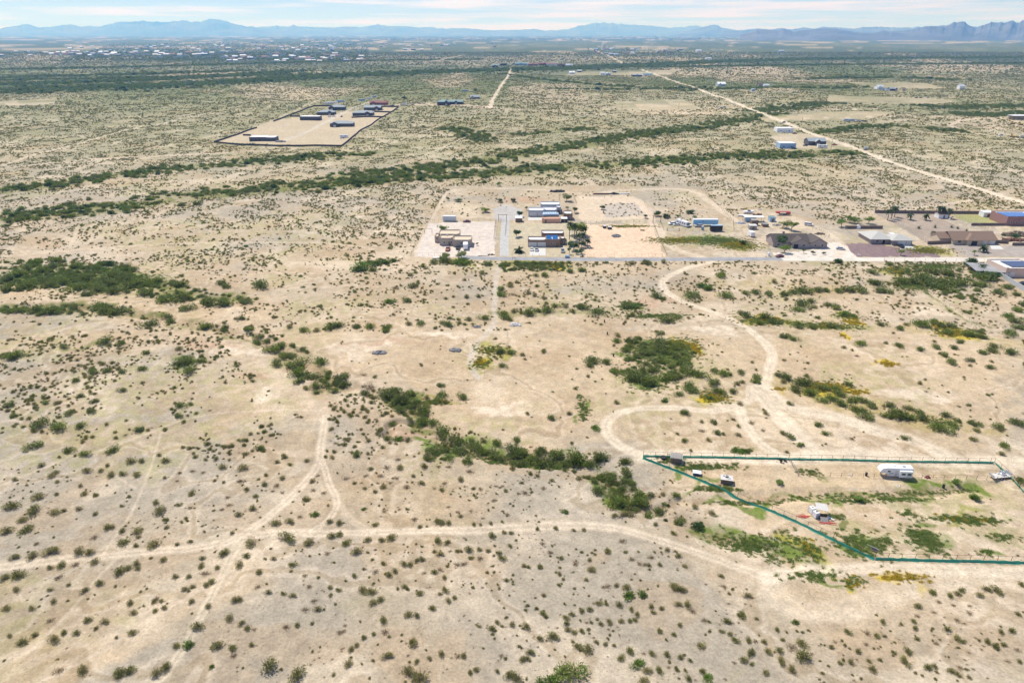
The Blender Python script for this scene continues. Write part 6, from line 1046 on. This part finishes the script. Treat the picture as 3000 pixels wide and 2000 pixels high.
heap('tyre_stack', 'dark round heap at the lane edge right of the green trees', 'heap', (1706, 752), 'black', 1.1, .8, 35, 16); p = at(1505, 762); a = thing('mailbox_frame', 'small dark post frame on the near side of the lane', 'frame', p); [MB().box(x-.06,x+.06,-.06,.06,0,1.6).build('post','black',a) for x in (-.7,.7)]; MB().box(-.7,.7,-.05,.05,1.5,1.6).build('bar','black',a)
p = at(1283, 757); a = thing('boat_trailer', 'flat white board on dark feet at the lane below the gravel yard', 'boards', p); MB().box(-2.5,2.5,-.8,.8,.5,.6).build('deck','white_paint',a); [MB().box(x-.1,x+.1,-.6,.6,0,.5).build('foot','black',a) for x in (-2,2)]
heap('log_pile', 'brown log heap at the corner of the gravel drive', 'logs', (1440, 747), 'wood', 2, .8, 36, 16, .4); p = at(1420, 750); a = thing('fallen_log', 'long thin log lying along the bottom of the gravel yard', 'log', p); MB().cyl((-3.5,0,.15),(2.5,.3,.2),.16,.1).build('log','wood',a)
# brush piles and black posts on the sandy flat
for x, y, r_, lb in ((1112,1034,2.4,'low grey brush pile on bare sand, leftmost of three'),(1334,1026,2.2,'grey brush pile left of the dirt track'),(1398,958,1.5,'grey-blue rubble heap where the track meets the wash'),(1510,952,2.4,'pale grey rubble heap right of the track')): heap('brush_pile', lb, 'brush pile', (x, y), 'stone' if x < 1500 else 'concrete', r_, .9, int(x), 60, .6)
for x, y, lb in ((1753,902,'black stump post, topmost of the line of four'),(1771,944,'black stump post, second of the line of four'),(1779,980,'black stump post, third of the line of four'),(1797,1044,'black stump post, lowest of the line of four')):
    p = at(x, y); a = thing('black_post', lb, 'post', p); MB().cyl((0,0,-.1),(0,0,1.1),.28,.25,n=10).build('stump','black',a); MB().cyl((0,0,1.1),(0,0,1.15),.28,n=10).build('cap','rubber',a)
# ------------------------------------------------------------------ the farther houses
def far_house(px0, px1, pyb, hgt, wm, rm, label, style='gable', dep=None, cat='house', name='far_house', group=None, win=2):
    A = at(px0, pyb); B = at(px1, pyb); w = B.x - A.x; dep = dep or min(w * .7, 11); root = thing(name, label, cat, ((A.x + B.x) / 2, A.y, A.z), 0, group)
    if style == 'hip': hip(root, -w/2, w/2, 0, dep, hgt, hgt * .62, wm, rm)
    elif style == 'gable': gable(root, -w/2, w/2, 0, dep, hgt, hgt * .6, 'x', wm, rm)
    else:
        MB().box(-w/2, w/2, 0, dep, -.4, hgt).build('wall', wm, root); MB().box(-w/2 + .3, w/2 - .3, .3, dep - .3, hgt, hgt + .12).build('roof', rm, root)
    if style != 'flat' and w > 13:
        u = (sum(map(ord, label)) % 3 - 1) * w * .27; gable(root, u - w * .16, u + w * .16, -2.4, dep * .6, hgt * .96, hgt * .5, 'y', wm, rm); MB().box(u - 1.6, u + 1.6, -2.46, -2.38, 0, 2.4).build('garage_door', 'offwhite', root)
    for k in range(win):
        x = -w/2 + w * (k + .5) / win; MB().box(x - .7, x + .7, -.05, .02, 1.0, 2.1).build('window', 'glass', root)
    return root
block_wall(S((627,419),(753,374)), 1.6, 'dark block wall slanting up at the far left of the walled homes')
block_wall(S((627,419),(690,426),(850,428),(1000,429)), 1.6, 'dark block wall along the front of the walled homes')
block_wall(S((1000,429),(1045,395),(1110,350),(1168,317)), 1.6, 'dark block wall down the right side of the walled homes')
block_wall(S((1105,316),(1168,316)), 2.0, 'short dark wall at the top right corner of the walled homes'); block_wall(S((801,356),(860,334),(918,312)), 1.6, 'dark wall slanting up at the back left of the walled homes'); block_wall(S((918,312),(974,312)), 2.0, 'dark wall across the back of the walled homes')
block_wall(S((1030,344),(1122,344)), 1.8, 'inner dark wall below the gabled grey house'); block_wall(S((1090,329),(1146,330)), 1.8, 'inner dark wall near the top right of the walled homes'); block_wall(S((850,342),(879,342)), 1.8, 'inner dark wall left of the flat white-roofed house'); block_wall(S((712,397),(735,398)), 1.8, 'stub wall left of the nearest walled home')
ensure('slate_wall', (.10,.095,.10), .8, .15, 2); ensure('slate_roof', (.30,.34,.35), .8, .15, 3); ensure('maroon_wall', (.22,.11,.11), .85, .15)
r_ = far_house(731, 778, 415, 4.6, 'slate_wall', 'white_roof', 'nearest walled home, dark with a white flat roof in two blocks', 'flat', 14, win=4)
w0 = at(757, 415); MB().box(8.8, 19, -1, 12, -.3, 4.4).build('wall', 'slate_wall', r_); MB().box(9.2, 18.6, -.6, 11.6, 4.4, 4.5).build('roof', 'white_roof', r_)
heap('stone_bushes', 'dark boulders beside the nearest walled home', 'rocks', (822, 416), 'stone', 5, 2, 41, 24, .4)
far_house(879, 938, 353, 5, 'slate_wall', 'white_roof', 'dark walled home with a white flat roof on the left of the far drive', 'flat', 12, win=5)
for a_ in ((930,976,338,4.4,'slate_wall','slate_roof','grey hipped home just behind the dark flat-roofed one','hip',14),(963,1008,323,4.6,'slate_wall','slate_roof','grey hipped home at the back of the walled lots, left of the drive','hip',15),(967,1031,372,4.2,'slate_wall','slate_roof','grey hipped home alone in the middle of the walled lots','hip',15),(1033,1088,340,4.4,'slate_wall','slate_roof','long grey hipped home right of the drive above an inner wall','hip',16),(1066,1115,324,4.4,'slate_wall','slate_roof','grey home at the top right of the walled lots','gable',15),
    (1084,1132,309,4.2,'maroon_wall','red_roof','long reddish-brown house behind the walled homes','gable',12),(1281,1316,309,5.4,'slate_wall','teal_roof','tall dark house with a teal hipped roof by the far dirt yard','hip',16),(1317,1356,306,4.0,'slate_wall','teal_roof','long low outbuilding with a bright teal roof','gable',12),(1378,1405,291,4.0,'mauve_stucco','slate_roof','small mauve house right of the teal-roofed pair','gable',12),
    (2276,2318,388,4.6,'white_paint','white_roof','white flat-roofed house beside the diagonal road, upper one','flat',12),(2284,2331,435,5.0,'blue_grey','white_roof','white-roofed pale blue house, lower left of three by the road','flat',12),(2368,2420,426,4.2,'slate_wall','slate_roof','dark grey gabled house between the pale blue house and road','gable',13),
    (2103,2126,255,5.5,'container','white_roof','round-topped silver barn far left of the diagonal road','gable',20),(2238,2254,256,4,'white_paint','container','small white house right of the silver barn','gable',12),(2223,2235,255,4,'mauve_stucco','dark_shingle','tiny brown house right of the silver barn','gable',12),(2203,2213,268,5,'blue_grey','white_roof','small blue-grey shed on open ground below the silver barn','flat',8),
    (2570,2590,262,5,'white_paint','container','pale house, leftmost of the far right ranch group','gable',14),(2606,2627,267,4,'slate_wall','slate_roof','long dark barn of the far right ranch group','gable',10),(2643,2652,267,4,'tan_stucco','brown_shingle','small tan hut right of the dark ranch barn','gable',8),(2811,2820,262,6,'white_paint','container','lone white house on sand at the far right','gable',12),
    (1442,1459,198,6,'slate_wall','teal_roof','dark teal-roofed house left of the far road head','gable',16),(1466,1484,193,7,'slate_wall','dark_shingle','tall black-roofed building beside the far road head','flat',20),(1508,1545,192,6,'blue_grey','teal_roof','long teal building, first of the far ranch row','gable',20),(1548,1575,193,5,'maroon_wall','red_roof','maroon building, second of the far ranch row','gable',18),(1578,1600,192,6,'maroon_wall','red_roof','reddish barn, third of the far ranch row','gable',20),(1602,1630,192,5,'white_paint','red_roof','white-walled barn, fourth of the far ranch row','gable',20),(1633,1655,194,5,'maroon_wall','dark_shingle','dark barn, fifth of the far ranch row','gable',18),(1658,1678,195,5,'white_paint','container','pale building, last of the far ranch row','gable',16),
    (1668,1684,218,5,'white_paint','white_roof','white house at the left of the far sandy strip','gable',14),(1692,1704,212,4,'slate_wall','container','small grey shed behind the white house on the sandy strip','gable',12),(1759,1772,220,5,'white_paint','container','white house in the middle of the far sandy strip','gable',14),(1775,1789,221,5,'blue_grey','container','blue-grey house in the middle of the far sandy strip','hip',14),(1795,1806,213,4,'slate_wall','slate_roof','small dark shed right of the blue-grey house','gable',12),(1852,1880,225,4,'slate_wall','slate_roof','long dark barn near the second far road','gable',14),(1884,1912,222,4,'white_paint','teal_roof','pale green-roofed barn at the second far road','gable',14),
    (2040,2055,152,7,'white_paint','white_roof','white house far off above the long green belt','gable',20),(2283,2296,153,7,'blue_grey','container','blue-grey house far off at the upper right','gable',20),(2068,2084,176,6,'white_paint','container','pale house in the long green belt','gable',18),(2080,2090,120,7,'white_paint','white_roof','tiny white speck of a house on the upper plain','gable',22)):
    far_house(*a_[:7], style=a_[7], dep=a_[8])
p = at(2990, 352); a = thing('pole_barn', 'open barn with a pale roof at the right edge above the diggers', 'barn', p); MB().box(-10,14,0,14,5.2,5.6).build('roof','white_roof',a); MB().box(-9,13,12,13.5,0,5.2).build('wall','tan_stucco',a); [MB().box(x-.15,x+.15,.3,.6,-.2,5.2).build('post','wood',a) for x in (-9,-3,3,9)]
def excavator(px, py, head, label):
    p = at(px, py); a = thing('excavator', label, 'excavator', p, R(head)); [MB().prism([(-2.2,.1),(2.2,.1),(2.5,.6),(2.2,1.0),(-2.2,1.0),(-2.5,.6)], y, y+.6).build('track','black',a) for y in (-1.5,.9)]; MB().box(-2.2,1.4,-1.3,1.3,1.1,2.2).build('body','yellow',a); MB().box(.2,1.5,-1.3,-.2,2.2,3.3).build('cab','glass',a)
    MB().cyl((1.2,.3,1.8),(4.2,.3,5.2),.3,.25).cyl((4.2,.3,5.2),(6.8,.3,2.6),.25,.18).build('boom','yellow',a); MB().box(6.3,7.3,-.3,.9,1.6,2.8).build('bucket','steel',a)
excavator(2966, 364, 150, 'yellow excavator by the open barn, left of the other'); excavator(2990, 367, 200, 'yellow excavator at the right edge below the open barn'); excavator(2966, 403, 200, 'dark digger among trucks at the lower right edge of the dirt yard')
vehicle('suv', 2931, 398, 180, 'white_paint', 'white car on the dirt road left of the lower digger'); vehicle('pickup', 2993, 402, 180, 'white_paint', 'white truck at the right edge by the lower digger'); vehicle('pickup', 2978, 403, 10, 'yellow', 'yellow-brown truck between the lower digger and the white truck')
for k_, x, y, h_, c_, lb in (('suv',2296,360,215,'black','black car driving on the diagonal road above the white house'),('pickup',2294,390,180,'white_paint','white pickup in front of the upper white house'),('pickup',2328,393,200,'darkred','dark red truck right of the upper white house'),('suv',2359,428,180,'black','black car between the pale blue and dark grey houses'),('pickup',2444,426,180,'red_paint','red truck right of the dark grey house'),('pickup',2325,437,180,'black','dark truck at the right end of the pale blue house'),
    ('van',2512,357,180,'white_paint','white van right of the long grey trailer'),('suv',2524,356,180,'silver','silver car in the row right of the white van'),('pickup',2535,357,180,'black','dark pickup at the right of the row by the grey trailer'),('pickup',2102,314,150,'white_paint','white truck on sand left of the diagonal road'),('van',2112,318,180,'silver','pale van beside the white truck on sand'),('pickup',2122,315,180,'blue_grey','blue-grey pickup right of the pale van on sand'),('suv',2684,288,180,'black','black car, left one of the four on the far right sand'),('pickup',2697,288,180,'darkred','dark red truck, second of the four on the far right sand'),('suv',2716,286,180,'white_paint','white car, right one on the far right sand'),
    ('suv',1003,406,180,'silver','grey car beside the white camper in the walled lots'),('suv',965,343,180,'white_paint','white car on the far drive, left one'),('pickup',978,342,180,'white_paint','white pickup on the far drive, right one'),('pickup',1196,308,180,'white_paint','white truck right of the two white campers'),('suv',1208,308,180,'silver','silver car at the end of the truck row'),('suv',1150,311,180,'black','black car between the brown house and the campers'),('suv',1001,343,90,'black','black car on the drive between hipped homes'),('pickup',1230,305,180,'red_paint','red pickup left of the teal-roofed house')):
    vehicle(k_, x, y, h_, c_, lb)
for x, y, L_, c_, lb in ((1008,404,9,'white_paint','white camper parked alone at the right of the walled lots'),(1184,309,8,'white_paint','white camper below the tall dark tree'),(975,304,16,'white_paint','long white camper behind the walled homes, lower one'),(998,299,14,'blue_grey','long pale blue camper behind the walled homes'),(1060,296,12,'blue_grey','pale blue trailer, first of the group above the brown house'),(1082,291,9,'white_paint','white trailer, second of the group above the brown house'),(1097,286,8,'container','grey trailer, third of the group above the brown house'),(1362,269,13,'blue_grey','grey-blue trailer on open scrub above the mauve house'),(960,306,9,'white_paint','white camper at the left of the group behind the walls'),
    (2408,434,10,'white_paint','white motor camper in front of the dark grey house'),(2487,356,15,'container','long grey mobile home on the scrubland right of the road'),(2591,265,12,'blue_grey','blue-grey trailer in the far right ranch group'),(2599,267,9,'white_paint','small white trailer in the far right ranch group')):
    box_trailer('camper_trailer' if c_ != 'container' else 'mobile_home', x, y, 0, L_, 2.6, .6, 3.3, c_, lb, axles=(-.5,.5), win=((-L_*.25,1.2,1.7,.7),(L_*.22,1.4,1.7,.7)))
p = at(2536, 440); a = thing('water_tank', 'dark tank cart standing at the road junction', 'tank', p); MB().box(-2.2,2.2,-1.2,1.2,.9,1.2).build('frame','steel',a); MB().cyl((-2,0,2.2),(2,0,2.2),1.1,n=14).build('tank','container',a); wheels(a,(-.8,.8),1.1,.45)
p = at(1183, 300); tree(1183, 302, 9, 11, 't', 'tall dark tree behind the white camper at the far homes'); tree(1155, 301, 8, 8, 'p', 'bright green tree right of the brown far house', 'palo_verde_tree'); tree(1390, 268, 14, 7, 'p', 'broad pale green tree right of the lone trailer', 'palo_verde_tree')
for x, y, h_, lb in ((2213,327,12,'thick wooden power pole at the end of the straight dirt road'),(2255,340,9,'power pole on the right side of the diagonal road, above the black car'),(2160,326,9,'thin power pole left of the thick one at the road'),(2348,368,10,'power pole right of the diagonal road, left of the grey mobile home'),(2367,375,10,'power pole right of the diagonal road, just below its neighbour'),(2514,437,11,'power pole left of the tank cart at the junction'),(2434,438,10,'power pole in front of the white motor camper'),(1822,325,10,'power pole at the left end of the far pale field'),(1988,322,10,'power pole in the middle of the far pale field'),(1502,322,9,'power pole along the far cross road, left one'),(2740,358,9,'power pole alone on the scrub at the right'),(2645,480,10,'power pole right of the diagonal road, nearest of all'),(1046,312,9,'power pole by the drive at the back of the walled homes'),(1133,310,8,'power pole at the right end of the long brown house')):
    pole(x, y, h_, lb)
# ------------------------------------------------------------------ far town
TM = []
ensure('town_white', (.50,.50,.49), .6, .1); ensure('town_blue', (.35,.45,.56), .6, .1); ensure('town_red', (.28,.14,.12), .8, .1)
for wm, rm in (('white_paint','town_white'),('tan_stucco','town_white'),('slate_wall','town_blue'),('mauve_stucco','brown_shingle'),('tan_stucco','town_red'),('slate_wall','slate_roof'),('white_paint','container')):
    mb = MB(); mb.mi = 0; mb.box(-.5,.5,-.35,.35,-.02,.26); mb.mi = 1; mb.add([(-.53,-.4,.25),(.53,-.4,.25),(.53,.4,.25),(-.53,.4,.25),(-.53,0,.42),(.53,0,.42)],[(0,3,2,1),(0,1,5,4),(2,3,4,5),(1,2,5),(3,0,4)]); o_ = mb.build('town_house', [wm, rm]); TM.append(o_.data); bpy.data.objects.remove(o_)
TN_ = ['white-roofed house','tan house with a white roof','dark house with a blue roof','mauve house with a brown roof','tan house with a red roof','dark grey house','white house with a grey roof']
rt = random.Random(77); tpts = []
def town_house(x, y, s, where, group):
    j = rt.choice((0,0,1,1,2,3,4,5,6)); p = at(x, y); o = bpy.data.objects.new('town_house', TM[j]); COL.objects.link(o); o.location = p; o.scale = (s, s * rt.uniform(.7, 1.1), s * .9 + 2); o.rotation_euler = (0, 0, rt.choice((0, 0, 1.57, .2)))
    tag(o, '%s %s, %s' % (TN_[j], where, '%.0f%% across, %.1f%% down' % (x / 30, y / 20)), 'house', group)
for n_, x0, x1, y0, y1, s0, s1, where, gr in ((118,150,1000,134,176,16,30,'in the far town','houses of the far town'),(46,420,1000,123,140,18,34,'behind the far town','houses of the far town'),(34,670,1065,168,182,16,26,'fronting the far town','houses of the far town'),(26,1000,1450,127,140,20,34,'right of the far town','houses of the far town'),
     (22,1735,2010,144,155,16,30,'right of the dust plume','houses of the far hamlet'),(10,1750,1860,155,162,14,24,'below the far hamlet','houses of the far hamlet'),(10,0,160,150,168,16,24,'left of the far town','houses of the far town'),(6,1185,1240,146,149,20,30,'below the far town','houses of the far town')):
    for i in range(n_):
        x = rt.uniform(x0, x1); y = rt.uniform(y0, y1)
        if y > 165 and x < 640 and y0 < 165: y = 165 - (y - 165)
        town_house(x, y, rt.uniform(s0, s1), where, gr)
g = np.random.default_rng(31); q = []
for i in range(6000):
    x = rt.uniform(100, 1080); y = rt.uniform(124, 178)
    if x < 180 + (178 - y) * 3: continue
    X, Y = flat(x, y); q.append((X, Y, 0, rt.uniform(3, 7), rt.uniform(0, 6)))
for i in range(300): X, Y = flat(rt.uniform(1720, 2040), rt.uniform(140, 160)); q.append((X, Y, 0, rt.uniform(3, 6), 0))
stuff('town_trees', np.array(q), srcs('m') + srcs('g')[:1], 'green trees massed between the houses of the far town', 'trees')
mb = MB()
for i in range(320):
    x = rt.uniform(200, 1100); y = rt.uniform(124, 172)
    if x < 180 + (178 - y) * 3: continue
    X, Y = flat(x, y); w_ = rt.uniform(8, 18); d_ = rt.uniform(6, 12); h_ = rt.uniform(4, 7); mb.box(X, X+w_, Y, Y+d_, -.3, h_)
for i in range(420):
    x = rt.uniform(900, 2350); y = rt.uniform(107, 119); X, Y = flat(x, y); w_ = rt.uniform(20, 70); mb.box(X, X+w_, Y, Y+w_*.5, -.3, rt.uniform(5, 10))
o_ = mb.build('distant_rooftops', 'town_white'); tag(o_, 'countless pale rooftops of the town and the city beyond it', 'rooftops', kind='stuff')
# dust plume
mb = MB(); p = at(1765, 147); rd = random.Random(3); n_ = 14; rings = 9
for k in range(rings):
    f = k / (rings - 1); r_ = 9 + 12 * f * (1 - .3 * f)
    for i in range(n_): a_ = i * 2 * math.pi / n_; mb.v.append((math.cos(a_) * r_ * rd.uniform(.75, 1.25) + f * 16, math.sin(a_) * r_ * rd.uniform(.75, 1.25), f * 52))
mb.f = [(k*n_+i, k*n_+(i+1)%n_, (k+1)*n_+(i+1)%n_, (k+1)*n_+i) for k in range(rings-1) for i in range(n_)] + [tuple(range(n_-1, -1, -1)), tuple((rings-1)*n_+i for i in range(n_))]; mb.m = [0] * len(mb.f)
m = bpy.data.materials.new('dust'); m.use_nodes = True; t = m.node_tree; t.nodes.clear(); pv = N(t, 'ShaderNodeVolumePrincipled'); out = N(t, 'ShaderNodeOutputMaterial'); t.links.new(pv.outputs[0], out.inputs['Volume'])
pv.inputs['Color'].default_value = (.95,.92,.88,1); pv.inputs['Density'].default_value = .09; M['dust'] = m
o_ = mb.build('smoke', 'dust', None, p); tag(o_, 'pale dust plume rising beside the far hamlet', 'smoke', kind='stuff')

# ------------------------------------------------------------------ labels of the many: say which one from the left
ONES = 'first second third fourth fifth sixth seventh eighth ninth tenth eleventh twelfth thirteenth fourteenth fifteenth sixteenth seventeenth eighteenth nineteenth'.split()
TENS = 'twenty thirty forty fifty sixty seventy eighty ninety'.split(); TENTH = 'twentieth thirtieth fortieth fiftieth sixtieth seventieth eightieth ninetieth'.split()
def ordinal(n):
    if n < 20: return ONES[n - 1]
    if n >= 100: return 'number %d' % n
    return TENTH[n // 10 - 2] if n % 10 == 0 else TENS[n // 10 - 2] + '-' + ONES[n % 10 - 1]
fam = {}
for o in SC.objects:
    lb = o.get('label')
    if lb and '% across' in lb: fam.setdefault(lb.split(', ')[0], []).append(o)
for stem, lst in fam.items():
    if len(lst) < 2: continue
    lst.sort(key=lambda o: proj(*o.location)[0])
    for n_, o in enumerate(lst): x_, y_ = proj(*o.location); o['label'] = '%s, %s from left, %d%% across' % (stem, ordinal(n_ + 1), round(x_ / 30))
